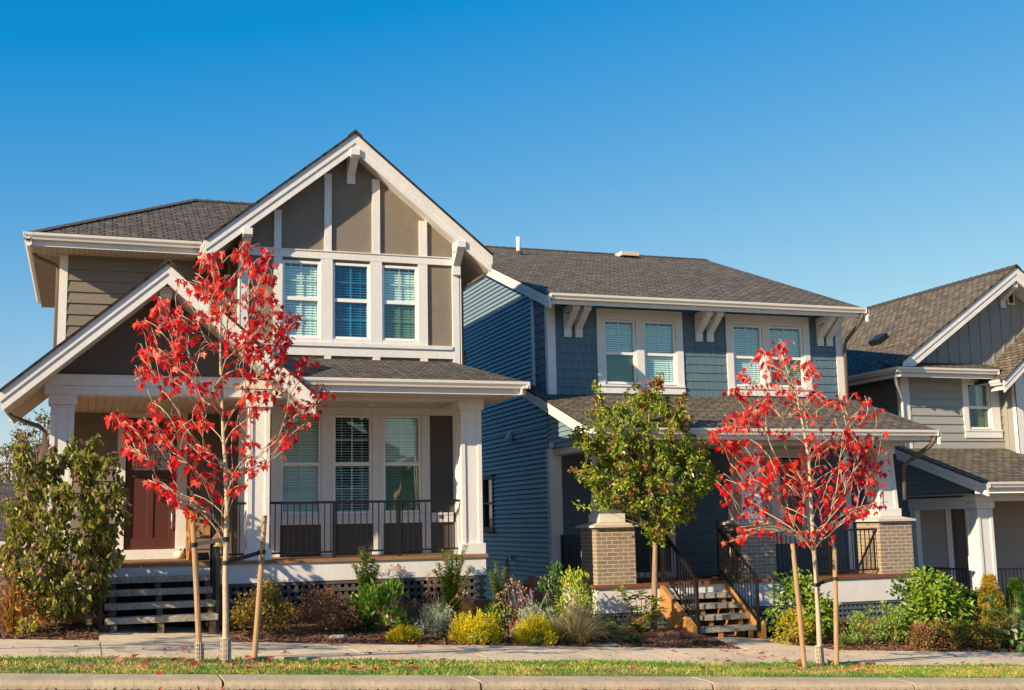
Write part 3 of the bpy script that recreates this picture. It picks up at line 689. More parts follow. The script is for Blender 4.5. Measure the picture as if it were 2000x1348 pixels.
# --- entry wall and door
for a, b in ((-.45, .53), (1.73, 2.47)): m = MB(); lap(m, a, b, -.51, 2.085, FY(YL), .205, (), phase=.05); m.build('entry_siding', 'taupe_lap', H1)
m = MB(); m.box(.53, .672, YL-.045, YL+.03, -.34, 2.0); m.box(1.556, 1.735, YL-.045, YL+.03, -.34, 2.0); m.box(.53, 1.735, YL-.05, YL+.03, 2.001, 2.084); m.box(.673, 1.555, YL-.035, YL+.03, 1.662, 1.725)
m.box(.55, 1.70, YL-.12, YL+.03, -.51, -.342); m.build('door_surround', 'trim', H1)
d = MB(); y0 = YL+.01
d.box(.676, 1.552, y0+.018, y0+.04, -.335, 1.658)
for a, b, c, e in ((.676, .79, -.335, 1.658), (1.438, 1.552, -.335, 1.658), (.79, 1.438, 1.56, 1.658), (.79, 1.438, .93, 1.06), (.79, 1.438, -.335, -.14), (1.06, 1.168, -.14, .93)): d.box(a, b, y0, y0+.0175, c, e)
D = d.build('door', 'door_red', H1, bevel=.004)
g = MB(); g.box(.792, 1.436, y0+.004, y0+.012, 1.062, 1.558); g.build('door_glass', 'etched', D)
g = MB(); g.box(1.455, 1.525, y0-.02, y0-.001, .43, .53); g.box(1.46, 1.52, y0-.02, y0-.001, .16, .34); g.tube([(1.49, y0-.02, .30), (1.49, y0-.065, .28), (1.49, y0-.07, .14), (1.49, y0-.03, .04)], .016, 6); g.box(1.465, 1.515, y0-.03, y0-.001, 0, .05); g.build('handle', 'steel', D)
g = MB(); g.box(.69, 1.54, YL+.0, YL+.008, 1.74, 1.985); g.build('transom_glass', 'pane_dark', H1); g = MB(); g.box(.68, 1.55, YL+.1, YL+.12, 1.70, 1.99); g.build('transom_interior', 'unlit_dark', H1)
g = MB(); g.box(1.80, 1.84, YL-.05, YL-.026, .60, .68); g.build('doorbell', 'white', H1)
# --- deck, skirt, lattice
m = MB(); y = 19.43
while y < YL: m.box(-.60, 6.43, y, y+.136, -.565, -.51); y += .14
m.build('porch_floor', 'old_deck', H1)
m = MB(); m.box(-.60, 6.40, 19.465, 19.50, -.86, -.566); m.box(6.365, 6.40, 19.501, 21, -.86, -.566); m.build('skirt_board', 'trim', H1)
lattice(H1, -.6, 6.40, 19.475, -1.26, -.861, 'lattice', rows=3)
planks(H1, 'retaining_boards', 2.0, 6.5, 19.44, -1.95, -1.262, 4, 'retaining_wood')
# --- front stairs
ST = thing('front_stairs', 'grey concrete front stairs with open treads below the brown-red door', 'stairs', (1.1, 18.35, -1.45))
treads = [(18.35, -1.235), (18.64, -1.055), (18.92, -.875), (19.20, -.70)]
for k, (y, z) in enumerate(treads):
    m = MB(); m.box(.32, 1.90-.015*k, y, y+.30, z-.088, z); m.build('tread', 'aggregate', ST, bevel=.008)
m = MB()
for x in (.40, 1.05, 1.78):
    for y, z in treads: m.box(x, x+.085, y+.05, 19.44, z-.26, z-.09)
    m.box(x, x+.09, 18.38, 18.50, -1.62, -1.33)
m.build('stringer', 'grey_timber', ST)
m = MB(); m.box(.3, 1.9, 19.36, 19.40, -1.6, -.72); m.build('tread_shade', 'unlit_dark', ST)  # black sheet stands in for the shade behind the open treads
for x in (.27, 1.90):
    a, b = (x, 18.42, -1.45), (x, 19.42, -.80)
    r = railing(ST, a, b, .16, .98, (0,), .10); 
    q = MB(); q.box(x-.03, x+.03, 19.43, 19.49, -.9, .47); q.build('newel_post', 'black_metal', r)
railing(H1, (2.80, 19.63, -.51), (6.0, 19.63, -.51), .10, .90, (.33, .67), .098)
railing(H1, (1.93, 19.63, -.51), (2.44, 19.63, -.51), .10, .90, (.0,), .098)

# ================================================================== HOUSE 2: blue
H2 = thing('blue_house', 'dark blue house with shingle-clad upper floor, grey gable roof and brick-pier porch', 'house', (12, 22.5, -2.2))
Y2, XL, XR = 22.46, 8.80, 15.78
RS = .371; RZ = lambda y: 4.475+RS*(y-21.75)
# --- upper front wall
W1 = [onY(1178, 640, Y2).x, onY(1240, 640, Y2).x, onY(1255.5, 640, Y2).x, onY(1318, 640, Y2).x]
W2 = [onY(1429, 650, Y2).x, onY(1487, 650, Y2).x, onY(1499, 650, Y2).x, onY(1566, 650, Y2).x]
zt, zbm = onY(1208, 625, Y2).z, onY(1212, 750, Y2).z
zr = onY(1210, 690, Y2).z
holes = [(W[i], W[i+1], zbm, zt) for W in (W1, W2) for i in (0, 2)]
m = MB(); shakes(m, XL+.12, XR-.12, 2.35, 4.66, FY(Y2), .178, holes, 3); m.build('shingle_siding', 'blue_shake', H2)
for W in (W1, W2):
    m = MB(); o0, o1 = W[0]-.16, W[3]+.16
    m.box(o0, o1, Y2-.045, Y2, zt+.06, zt+.22); m.box(o0, W[0]-.004, Y2-.042, Y2, zbm-.02, zt+.059); m.box(W[3]+.004, o1, Y2-.042, Y2, zbm-.02, zt+.059)
    m.box(W[1]+.004, W[2]-.004, Y2-.042, Y2, zbm-.02, zt+.0); m.box(W[0]-.003, W[3]+.003, Y2-.03, Y2, zt+.001, zt+.059)
    m.box(o0+.0, o1-.0, Y2-.07, Y2, zbm-.06, zbm-.021); m.box(o0-.01, o1+.01, Y2-.045, Y2, zbm-.20, zbm-.061)
    m.build('window_casing', 'trim', H2)
for k, W in enumerate((W1, W2)):
    for i in (0, 2): window(H2, W[i], W[i+1], zbm, zt, Y2, zr, 'closed', ('pane', 'pane_dark' if (k == 0) == (i == 0) else 'pane'), 'upper', 'blind')
m = MB(); m.box(XL-.005, XL+.14, Y2-.036, Y2, 2.2, 4.5); m.box(XL-.035, XL-.0051, Y2-.036, Y2+.10, 2.2, 4.62); m.build('corner_board', 'trim', H2)
m = MB(); m.box(XR-.14, XR+.005, Y2-.036, Y2, 2.2, 4.62); m.box(XR+.0051, XR+.035, Y2-.036, Y2+.12, 2.2, 4.62); m.build('corner_board', 'trim', H2)
# --- brackets
for xs in ((1099, 1115, 640), (1121, 1136, 640), (1356, 1370, 650), (1377.5, 1391.6, 650), (1593, 1606, 660), (1610, 1624, 660)):
    a, b = onY(xs[0], xs[2], Y2).x, onY(xs[1], xs[2], Y2).x
    bracket(H2, (a+b)/2, Y2-.02, 4.335, 3.725, .16, .54, .135, plate=.05)
# --- left side wall, vinyl
yb = onX(1043, 650, XL).y
m = MB(); um = lambda z: max(Y2+.02, 21.75+(z+.17-4.475)/RS)
holes = [(onX(965, 950, XL).y, onX(945, 950, XL).y, -.15, 1.05), (onX(910, 705, XL).y, onX(898, 705, XL).y, onX(906, 692, XL).z-.9, onX(906, 692, XL).z)]
lap(m, Y2+.12, 28.8, -2.4, 1.95, FX(XL), .1, holes, .034, um)
lap(m, yb+.06, 28.8, 1.95, 6.9, FX(XL), .1, holes, .034, um); lap(m, Y2+.12, yb+.06, 1.95, 2.32, FX(XL), .1, (), .034); m.box(XL+.05, XL+.15, Y2+.1, 34, -2.4, 4.5); m.prism([(XL+.05, Y2+.3, 4.5), (XL+.05, 28.8, 6.85), (XL+.05, 34, 4.6)], (.1, 0, 0))
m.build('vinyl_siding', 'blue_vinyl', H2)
m = MB(); shakes(m, Y2+.08, yb-.06, 2.3, 4.62, FX(XL), .178, (), 9); m.build('side_shingles', 'blue_shake', H2)
m = MB(); m.box(XL-.04, XL, yb-.06, yb+.06, 2.35, 4.72); m.prism([(XL-.04, Y2+.1, 4.54), (XL-.04, Y2+.1, 4.40), (XL-.04, yb-.06, 4.40+RS*(yb-Y2-.16)), (XL-.04, yb-.06, 4.54+RS*(yb-Y2-.16))], (.04, 0, 0)); m.build('side_trim', 'trim', H2)
for y0, y1, z0, z1 in holes:
    m = MB()
    for a, b, c, e in ((y0, y0+.06, z0, z1), (y1-.06, y1, z0, z1), (y0+.06, y1-.06, z1-.06, z1), (y0+.06, y1-.06, z0, z0+.06), (y0+.06, y1-.06, (z0+z1)/2-.02, (z0+z1)/2+.02)): m.box(XL-.04, XL+.05, a, b, c, e)
    m.box(XL-.07, XL-.041, y0-.05, y1+.05, z0-.05, z0-.005); m.box(XL-.07, XL-.041, y0-.05, y1+.05, z1+.005, z1+.05)
    sw = m.build('side_window', 'dark_vinyl', H2); g = MB(); g.box(XL+.03, XL+.04, y0+.06, y1-.06, z0+.06, z1-.06); g.build('pane', 'pane_dark', sw); g = MB(); g.box(XL+.09, XL+.1, y0, y1, z0, z1); g.build('room_interior', 'unlit_dark', sw)
p = onX(998, 852, XL); m = MB(); m.box(XL-.03, XL, p.y-.11, p.y+.11, p.z-.12, p.z+.12); m.prism([(XL-.03, p.y-.09, p.z+.10), (XL-.15, p.y-.09, p.z-.10), (XL-.03, p.y-.09, p.z-.10)], (0, .18, 0)); m.build('vent_hood', 'gutter', H2)
p = onX(1001, 1088, XL); m = MB(); m.box(XL-.06, XL, p.y-.05, p.y+.05, p.z-.05, p.z+.05); m.tube([(XL-.06, p.y, p.z), (XL-.12, p.y, p.z-.02), (XL-.13, p.y, p.z-.12)], .018, 6); m.tube([(XL-.02, p.y+.3, p.z-.1), (XL-.03, p.y+.3, p.z-.6)], .03, 6); m.build('hose_tap', 'steel', H2)
# --- main roof
m = MB(); A = RZ(28.8)
m.slab([(8.50, 21.75, 4.475), (16.02, 21.75, 4.475), (16.02, 28.8, A), (8.50, 28.8, A)], .035); m.slab([(16.02, 34.5, RZ(23.1)), (8.50, 34.5, RZ(23.1)), (8.50, 28.8, A), (16.02, 28.8, A)], .07)
r = m.build('main_roof', 'shingles_tan', H2)
ridgecap(r, (8.5, 28.8, A+.004), (16.02, 28.8, A+.004), .13, 'x', RS)
def rake_y(root, X, y0, y1, zf, h1=.13, h2=.25, t=.04, sgn=-1):
    m = MB(); e = .07
    m.prism([(X, y0, zf(y0)-.02), (X, y0, zf(y0)-.02-h1), (X, y1, zf(y1)-.02-h1), (X, y1, zf(y1)-.02)], (-sgn*t, 0, 0))
    m.prism([(X-sgn*.02, y0+.005, zf(y0)-.02-h1), (X-sgn*.02, y0+.005, zf(y0)-.02-h2), (X-sgn*.02, y1, zf(y1)-.02-h2), (X-sgn*.02, y1, zf(y1)-.02-h1)], (-sgn*t, 0, 0))
    return m.build('rake_board', 'trim', root)
rake_y(r, 8.51, 21.66, 28.8, RZ); rake_y(r, 16.01, 21.66, 28.8, RZ, sgn=1)
gutter_x(r, 8.56, 15.93, 21.63, 4.36, fascia=.085)
m = MB(); m.prism([(8.55, 21.78, 4.29), (8.55, Y2-.03, 4.29+RS*.65), (8.55, Y2-.03, 4.31+RS*.65), (8.55, 21.78, 4.31)], (7.4, 0, 0))
m.prism([(8.55, Y2, RZ(Y2)-.22), (8.55, 28.8, RZ(28.8)-.22), (8.55, 28.8, RZ(28.8)-.20), (8.55, Y2, RZ(Y2)-.20)], (.24, 0, 0)); m.build('soffit', 'trim', r)
p = onY(1013, 504, 27.6)
y = 27.6; m = MB(); m.tube([(p.x, y, RZ(y)-.1), (p.x, y, RZ(y)+.44)], .055, 10); v = m.build('vent_pipe', 'white', H2, True); m = MB(); m.lathe((p.x, y, RZ(y)-.06), [(.13, 0), (.12, .06), (.07, .14)], 12); m.build('pipe_boot', 'ridge_cap', v)
p = onY(1222, 499, 28.5); m = MB(); m.box(p.x-.25, p.x+.25, 28.2, 28.7, RZ(28.45)-.02, RZ(28.45)+.09); m.build('roof_vent', 'cap_stone', H2)
p = onY(1423, 543, 26); 
m = MB(); m.tube([(15.86, 21.72, 4.37), (15.86, 21.74, 4.27), (15.86, 21.80, 4.18), (15.84, 22.30, 3.86), (15.84, 22.38, 3.76), (15.84, 22.40, 2.2)], .04, 8); m.build('downspout', 'bronze_pipe', H2, True)
# --- porch roof
PSL = .333; PZ2 = lambda y: 1.655+PSL*(y-19.75)
m = MB(); m.slab([(8.50, 19.75, 1.655), (16.06, 19.75, 1.655), (16.06, Y2, PZ2(Y2)), (8.50, Y2, PZ2(Y2))], .035); m.slab([(8.50, Y2, PZ2(Y2)), (8.79, Y2, PZ2(Y2)), (8.79, 23.3, PZ2(23.3)), (8.5, 23.3, PZ2(23.3))], .06)
r = m.build('porch_roof', 'shingles_tan', H2)
rake_y(r, 8.51, 19.66, 23.3, PZ2, .12, .24); rake_y(r, 16.05, 19.66, Y2+.3, PZ2, .12, .24, sgn=1)
gutter_x(r, 8.56, 15.97, 19.63, 1.54, fascia=.085)
m = MB(); m.box(8.6, 15.95, 19.78, 20.46, 1.455, 1.47); m.build('eave_soffit', 'soffit', r)
m = MB(); x = 8.8
while x < 15.8: m.box(x, x+.122, 20.78, Y2, 1.45, 1.465); x += .128
m.build('porch_ceiling', 'soffit', H2)
m = MB(); m.box(8.82, 15.80, 20.47, 20.77, 1.40, 1.56); m.box(8.82, 9.10, 20.771, Y2-.05, 1.31, 1.448); m.box(15.45, 15.80, 20.771, Y2-.05, 1.40, 1.448); m.build('porch_beam', 'trim', H2)
m = MB(); tw = lambda y: PZ2(y)-.20
m.prism([(XL+.03, 20.5, 1.45), (XL+.03, Y2+.1, 1.45), (XL+.03, Y2+.1, tw(Y2+.1)), (XL+.03, 20.5, tw(20.5))], (.04, 0, 0)); lap(m, 20.5, Y2+.13, 1.45, 2.4, FX(XL), .1, (), .024, lambda z: 19.75+(z+.20-1.655)/PSL); mm = m.build('porch_side_wall', 'blue_vinyl', H2)
m = MB(); m.tube([(15.92, 19.72, 1.55), (15.92, 19.75, 1.43), (15.9, 19.82, 1.36), (15.80, 20.3, 1.10), (15.72, 20.46, 1.0), (15.70, 20.47, .3)], .045, 8); m.build('downspout', 'bronze_pipe', H2, True)
# --- lower front wall
lw = [onY(1458, 960, Y2).x, onY(1503, 960, Y2).x, onY(1520, 960, Y2).x, onY(1571, 960, Y2).x]; lz = [onY(1540, 1047, Y2).z, onY(1540, 966, Y2).z, onY(1540, 890, Y2).z]
holes = [(10.28, 11.36, -1.2, 1.05), (lw[0], lw[1], lz[0], lz[2]), (lw[2], lw[3], lz[0], lz[2])]
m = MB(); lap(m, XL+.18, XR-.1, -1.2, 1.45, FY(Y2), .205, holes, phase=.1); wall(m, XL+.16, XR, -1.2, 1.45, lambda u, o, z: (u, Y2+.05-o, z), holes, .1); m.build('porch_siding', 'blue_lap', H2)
m = MB(); m.box(XL-.02, XL+.20, Y2-.04, Y2+.02, -2.1, 1.449); m.box(XL-.055, XL-.021, Y2-.04, Y2+.12, -2.1, 1.449); m.build('corner_board', 'trim', H2); m = MB(); m.box(XR-.13, XR+.01, Y2-.04, Y2+.1, -1.2, 1.449); m.build('corner_board', 'trim', H2)
m = MB(); m.box(lw[0]-.14, lw[3]+.14, Y2-.04, Y2, lz[2]+.004, lz[2]+.16); m.box(lw[0]-.14, lw[3]+.14, Y2-.05, Y2, lz[0]-.16, lz[0]-.004)
for a, b in ((lw[0]-.14, lw[0]-.004), (lw[1]+.004, lw[2]-.004), (lw[3]+.004, lw[3]+.14)): m.box(a, b, Y2-.038, Y2, lz[0]-.003, lz[2]+.003)
m.build('window_casing', 'trim', H2); m = MB(); m.box(10.16, 10.279, Y2-.04, Y2+.03, -1.155, 1.05); m.box(11.361, 11.48, Y2-.04, Y2+.03, -1.155, 1.05); m.box(10.16, 11.48, Y2-.043, Y2+.03, 1.051, 1.2); m.box(10.281, 11.359, Y2-.05, Y2+.03, -1.155, -1.06); m.build('door_surround', 'trim', H2)
for i in (0, 2): window(H2, lw[i], lw[i+1], lz[0], lz[2], Y2, lz[1], 'closed', ('pane_dark', 'pane_dark'), 'upper', 'blind')
m = MB(); m.box(10.282, 11.358, Y2+.02, Y2+.05, -1.058, 1.048)
for a, b, c, e in ((10.30, 10.42, -1.05, 1.04), (11.22, 11.34, -1.05, 1.04), (10.42, 11.22, .9, 1.04), (10.42, 11.22, .2, .32), (10.42, 11.22, -1.05, -.85)): m.box(a, b, Y2+.005, Y2+.0195, c, e)
D = m.build('door', 'door_dark', H2)
# --- deck
m = MB(); y = 20.34
while y < Y2-.05: m.box(8.76, 15.86, y, min(y+.136, Y2-.04), -1.215, -1.155); y += .14
m.build('porch_floor', 'deck_wood', H2)
m = MB(); m.box(8.80, 15.83, 20.385, 20.42, -1.665, -1.216); m.box(8.80, 8.835, 20.421, Y2-.05, -1.665, -1.216); m.build('skirt_board', 'trim', H2)
lattice(H2, 8.80, 15.83, 20.40, -2.0, -1.666, 'blue_lattice', rows=3, step=.10, wd=.05)
planks(H2, 'retaining_boards', 8.7, 10.0, 20.34, -2.35, -2.002, 2, 'cedar'); planks(H2, 'retaining_boards', 11.6, 16.2, 20.36, -2.8, -2.002, 4, 'retaining_wood')
m = MB(); m.box(8.78, 8.84, 20.45, Y2, -2.3, -1.667); m.build('side_dark_sheet', 'unlit_dark', H2)  # solid near-black sheet below the deck's left side
# --- brick piers with tapered columns
for a, b in ((8.845, 9.615), (11.83, 12.59), (15.0, 15.77)):
    m = MB(); m.box(a, b, 20.41, 21.17, -1.154, -.125); p = m.build('brick_pier', 'brick', H2)
    c = MB(); e = .07; cx, cy = (a+b)/2, 20.79
    c.box(a-e, b+e, 20.41-e, 21.17+e, -.124, -.088); c.hexa([(a-e, 20.41-e, -.087), (b+e, 20.41-e, -.087), (b+e, 21.17+e, -.087), (a-e, 21.17+e, -.087), (cx-.24, cy-.24, -.03), (cx+.24, cy-.24, -.03), (cx+.24, cy+.24, -.03), (cx-.24, cy+.24, -.03)])
    c.build('pier_cap', 'cap_stone', p)
    column(H2, cx-.19, cx+.19, cy-.19, -.031, 1.399, .16, .16, taper=.035)
# --- railings
railing(H2, (8.96, 21.17, -1.155), (8.96, Y2-.06, -1.155), .09, .88, (1,), .1)
railing(H2, (9.62, 20.55, -1.155), (10.10, 20.55, -1.155), .09, .88, (1,), .1)
railing(H2, (11.36, 20.55, -1.155), (11.83, 20.55, -1.155), .09, .88, (), .1)
railing(H2, (12.60, 20.52, -1.155), (15.02, 20.52, -1.155), .09, .88, (.52,), .1)
# --- front stairs
S2 = thing('porch_stairs', 'wooden-sided concrete stairs with black handrails up to the blue porch', 'stairs', (10.75, 19.2, -2.15))
tr = [(19.20, -1.895), (19.50, -1.715), (19.80, -1.535), (20.08, -1.365)]
for y, z in tr:
    m = MB(); m.box(10.16, 11.42, y, y+.31, z-.09, z); m.build('tread', 'aggregate', S2, bevel=.008)
m = MB()
for x in (10.62, 11.22):
    for y, z in tr: m.box(x, x+.085, y+.05, 20.37, z-.25, z-.091)
    m.box(x, x+.09, 19.22, 19.34, -2.25, -1.99)
m.build('stringer', 'cedar', S2)
for x, nm in ((10.06, 'amber_wood'), (11.43, 'amber_wood')):
    m = MB(); m.prism([(x, 19.12, -2.12), (x, 19.12, -1.86), (x, 20.34, -1.20), (x, 20.36, -1.30), (x, 20.36, -1.66), (x, 19.4, -2.16)], (.085, 0, 0)); m.build('side_board', nm, S2)
m = MB(); m.box(10.16, 11.42, 20.33, 20.36, -2.3, -1.38); m.build('tread_shade', 'unlit_dark', S2)  # shade beneath these treads, painted as a dark sheet
for x in (10.185, 11.39):
    r = railing(S2, (x, 19.16, -2.0), (x, 20.42, -1.155), .16, .95, (0,), .10)
    q = MB(); q.box(x-.03, x+.03, 20.43, 20.49, -1.155, -.05); q.build('newel_post', 'black_metal', r)
# --- fittings
m = MB(); p = onY(1696, 873, 20.7); m.lathe((p.x, 20.55, p.z+.04), [(.05, 0), (.06, .05), (.04, .09)], 10); m.build('camera_mount', 'white', H2); m = MB(); m.lathe((p.x, 20.52, p.z), [(.02, -.03), (.04, 0), (.02, .03)], 10); m.build('security_camera', 'black_metal', H2)
p = onY(1626, 1065, Y2); m = MB(); m.box(p.x-.05, p.x+.05, Y2-.05, Y2-.02, p.z-.09, p.z+.09); m.build('outlet_cover', 'white', H2)
p = onY(1071, 871, Y2); m = MB(); m.lathe((XL-.02, Y2-.1, p.z), [(.05, -.05), (.06, 0), (.04, .06)], 10, (0, -1, 0)); m.build('flood_lamp', 'white', H2)

# ================================================================== HOUSE 3: grey
H3 = thing('grey_house', 'grey house with board-and-batten gable at the right edge', 'house', (20, 23.3, -2.8))
Y3, X3 = 23.3, 18.0
m = MB(); hole = [(19.84, 20.51, 1.99, 3.10)]
lap(m, X3+.14, 20.86, 1.30, 3.35, FY(Y3), .2, hole, phase=0); wall(m, X3+.1, 20.9, 1.3, 3.4, lambda u, o, z: (u, Y3+.05-o, z), hole, .1); m.build('siding', 'grey_lap', H3)
m = MB(); m.box(X3-.03, X3+.17, Y3-.035, Y3+.02, 1.25, 3.3); m.box(X3-.06, X3-.031, Y3-.035, Y3+.12, 1.25, 3.3); m.build('corner_board', 'trim', H3)
m = MB(); m.box(19.69, 20.76, Y3-.045, Y3, 3.105, 3.27); m.box(19.69, 19.835, Y3-.042, Y3, 1.97, 3.104); m.box(20.515, 20.76, Y3-.042, Y3, 1.97, 3.104); m.box(19.70, 20.78, Y3-.06, Y3, 1.93, 1.969); m.box(19.69, 20.78, Y3-.045, Y3, 1.78, 1.929); m.build('window_casing', 'trim', H3)
window(H3, 19.84, 20.51, 1.99, 3.10, Y3, 2.51, None, ('pane', 'pane_dark'), 'upper'); m = MB(); m.box(20.25, 20.50, Y3+.15, Y3+.2, 2.05, 3.05); m.build('curtain', 'soffit', H3)
m = MB(); lap(m, Y3+.1, 31, .8, 3.35, FX(X3), .2, phase=.05); m.box(X3+.05, X3+.15, Y3, 33, -2.9, 3.4); m.build('side_siding', 'dark_side_lap', H3)
m = MB(); lap(m, Y3+.02, 31, -2.9, .8, FX(X3), .1); m.prism([(X3+.03, 21.2, .30), (X3+.03, Y3+.05, .30), (X3+.03, Y3+.05, 1.33), (X3+.03, 21.2, .66)], (.05, 0, 0)); lap(m, 21.2, Y3+.02, .28, 1.3, FX(X3), .1, (), .02, lambda z: 20.5+(z+.22-.64)/.32)
m.build('vinyl_siding', 'dark_vinyl', H3)
# bay with board and batten
BX = 20.86
ta, tb = onY(1960, 745, 22.3), onY(2000, 702, 22.3); bs = (tb.z-ta.z)/(tb.x-ta.x); ax = 23.0; az = ta.z+bs*(ax-ta.x)+.05
bz = lambda x: az-.10-bs*abs(x-ax)
m = MB(); m.box(BX, BX+.1, 22.881, Y3, 1.2, bz(BX)); m.prism([(BX, 22.80, 1.2), (25.1, 22.80, 1.2), (25.1, 22.80, bz(25.1)), (ax, 22.80, bz(ax)), (BX, 22.80, bz(BX))], (0, .08, 0))
for y in (22.95, 23.12): m.box(BX-.018, BX, y, y+.02, 1.2, bz(BX)-.02)
x = BX+.42
while x < 25: m.box(x, x+.06, 22.782, 22.80, 1.2, min(bz(x), bz(x+.06))-.02); x += .32
m.build('bay_wall', 'batten_wall', H3)
m = MB(); m.box(BX-.03, BX-.002, 22.77, 22.92, 1.2, bz(BX)-.03); m.box(BX-.03, BX+.24, 22.765, 22.80, 1.2, bz(BX)-.03); m.build('corner_board', 'trim', H3)
# main gable
GA, GZ, GS = 21.1, 5.92, .69; GYF = 22.72
m = MB(); m.slab([(17.38, 33, GZ-GS*3.72), (17.38, GYF-.03, GZ-GS*3.72), (GA, GYF-.03, GZ), (GA, 33, GZ)], .035); m.slab([(26, GYF-.03, GZ-GS*4.9), (26, 33, GZ-GS*4.9), (GA, 33, GZ), (GA, GYF-.03, GZ)], .035)
r = m.build('main_roof', 'shingles_tan', H3)
rake_x(r, GA, GZ-.03, GS, 17.62, 25.5, GYF); soffit_x(r, GA, GZ, GS, 17.7, 25.5, GYF+.05, Y3, .29); ridgecap(r, (GA, GYF-.03, GZ+.004), (GA, 33, GZ+.004), .13, 'y', GS)
m = MB(); z = lambda x: GZ-.3-GS*abs(x-GA)
m.prism([(18, Y3, 3.36), (25, Y3, 3.2), (25, Y3, z(25)), (GA, Y3, z(GA)), (18, Y3, z(18))], (0, .1, 0))
x = 18.1
while x < 25: 
    if z(x) > 3.5: m.box(x, x+.055, Y3-.02, Y3, 3.36, z(x)-.01)
    x += .325
m.build('gable_wall', 'batten_wall', H3)
p, q = onY(1963, 560, Y3), onY(1977, 596, Y3); m = MB(); m.box(p.x, q.x+.05, Y3-.04, Y3-.005, q.z, p.z); wv = m.build('gable_vent', 'trim', H3); m = MB(); m.box(p.x+.05, q.x, Y3-.05, Y3-.041, q.z+.04, p.z-.02); m.build('vent_louvre', 'black_metal', wv)
bracket(H3, GA, Y3-.02, GZ-.42, GZ-.95, .15, .5, .14)
gutter_y(r, GYF-.1, 33, 17.36, 3.23, -1, fascia=.1); gutter_x(r, 17.36, 20.25, GYF-.12, 3.23, fascia=.1)
m = MB(); m.slab([(17.4, GYF-.1, 3.345), (20.5, GYF-.1, 3.345), (20.5, Y3, 3.56), (17.4, Y3, 3.56)], .04); m.build('skirt_roof', 'shingles_tan', r)
m = MB(); m.box(17.45, 20.4, GYF, Y3, 3.20, 3.22); m.box(17.45, 18, Y3, 32, 3.20, 3.22); m.build('eave_soffit', 'soffit', r)
m = MB(); m.tube([(17.48, 22.80, 3.24), (17.48, 22.84, 3.08), (17.55, 22.9, 2.98), (17.88, 23.2, 2.70), (17.93, 23.24, 2.58), (17.93, 23.24, 1.5)], .04, 8); m.build('downspout', 'gutter', H3, True)
# bay gable roof (its tip enters the picture)
m = MB(); m.slab([(ta.x, 25.5, ta.z+.05), (ta.x, 22.27, ta.z+.05), (ax, 22.27, az), (ax, 25.5, az)], .035); m.slab([(2*ax-ta.x, 22.27, ta.z+.05), (2*ax-ta.x, 25.5, ta.z+.05), (ax, 25.5, az), (ax, 22.27, az)], .035)
r = m.build('bay_roof', 'shingles_tan', H3); rake_x(r, ax, az-.03, bs, ta.x+.02, 2*ax-ta.x, 22.3, h1=.14, h2=.29); soffit_x(r, ax, az, bs, ta.x+.06, 2*ax-ta.x, 22.35, 22.8, .26); gutter_y(r, 22.4, 22.75, ta.x-.03, ta.z-.06, -1)
# porch
PSL3 = .32; PZ3 = lambda y: .64+PSL3*(y-20.5)
m = MB(); m.slab([(17.72, 20.5, .64), (28, 20.5, .64), (28, Y3, PZ3(Y3)), (17.72, Y3, PZ3(Y3))], .03); r = m.build('porch_roof', 'shingles_tan', H3)
rake_y(r, 17.73, 20.42, Y3+.05, PZ3, .12, .25); gutter_x(r, 17.78, 28, 20.38, .525, fascia=.09)
m = MB(); m.box(17.8, 28, 20.55, Y3, .395, .41); m.build('porch_ceiling', 'soffit', H3)
m = MB(); m.box(17.95, 28, 21.06, 21.42, .25, .394); m.box(17.95, 18.35, 21.421, Y3, .10, .35); m.build('porch_beam', 'trim', H3)
column(H3, 18.02, 18.42, 21.1, -2.6, .249); m = MB(); m.box(17.97, 18.10, 23.1, 23.28, -2.6, .1); m.build('side_post', 'trim', H3)
m = MB(); lap(m, X3+.1, 28, -2.6, .4, FY(Y3), .2, [(19.05, 20.2, -2.6, .25)]); m.box(X3+.1, 28, Y3+.05, Y3+.15, -2.9, .45); m.build('porch_siding', 'grey_lap', H3)
m = MB(); m.box(18.95, 19.1, Y3-.04, Y3+.03, -2.5, .25); m.box(20.1, 20.25, Y3-.04, Y3+.03, -2.5, .25); m.box(18.95, 20.25, Y3-.042, Y3+.03, .251, .385); m.build('door_surround', 'trim', H3)
m = MB(); m.box(19.101, 20.099, Y3+.0, Y3+.04, -2.4, .25)
for k in range(4): m.box(19.2, 19.45, Y3-.012, Y3-.001, -1.0+k*.29, -.78+k*.29)
m.build('door', 'door_dark', H3)
m = MB(); m.box(17.95, 28, 20.95, Y3, -2.62, -2.5); m.build('porch_floor', 'old_deck', H3); m = MB(); m.box(17.95, 28, 21.0, 21.05, -2.95, -2.62); m.build('skirt_board', 'trim', H3)
p = onX(1800, 1108, 18.2); railing(H3, (18.1, 23.0, p.z-.88), (18.1, 21.5, p.z-.88), .1, .88, (0, 1), .1); railing(H3, (18.42, 21.2, p.z-.88), (21.5, 21.2, p.z-.88), .1, .88, (.55,), .1)
# roof fitting on the left slope
rr = ray(1719, 668)
best = min(((abs((rr*t)[2]-(GZ-GS*abs((rr*t)[0]-GA)))), t) for t in np.linspace(20, 33, 4000)); pv = Vector(rr*best[1])
m = MB(); nz = Vector((-GS, 0, 1)).normalized(); tu = Vector((1, 0, GS)).normalized()
c = pv+nz*.07; hx = [c+tu*a*.17+Vector((0, b*.2, 0))+nz*d*.07 for d in (-1, 1) for a, b in ((-1, -1), (1, -1), (1, 1), (-1, 1))]; m.hexa(hx); m.build('roof_vent', 'black_metal', H3)
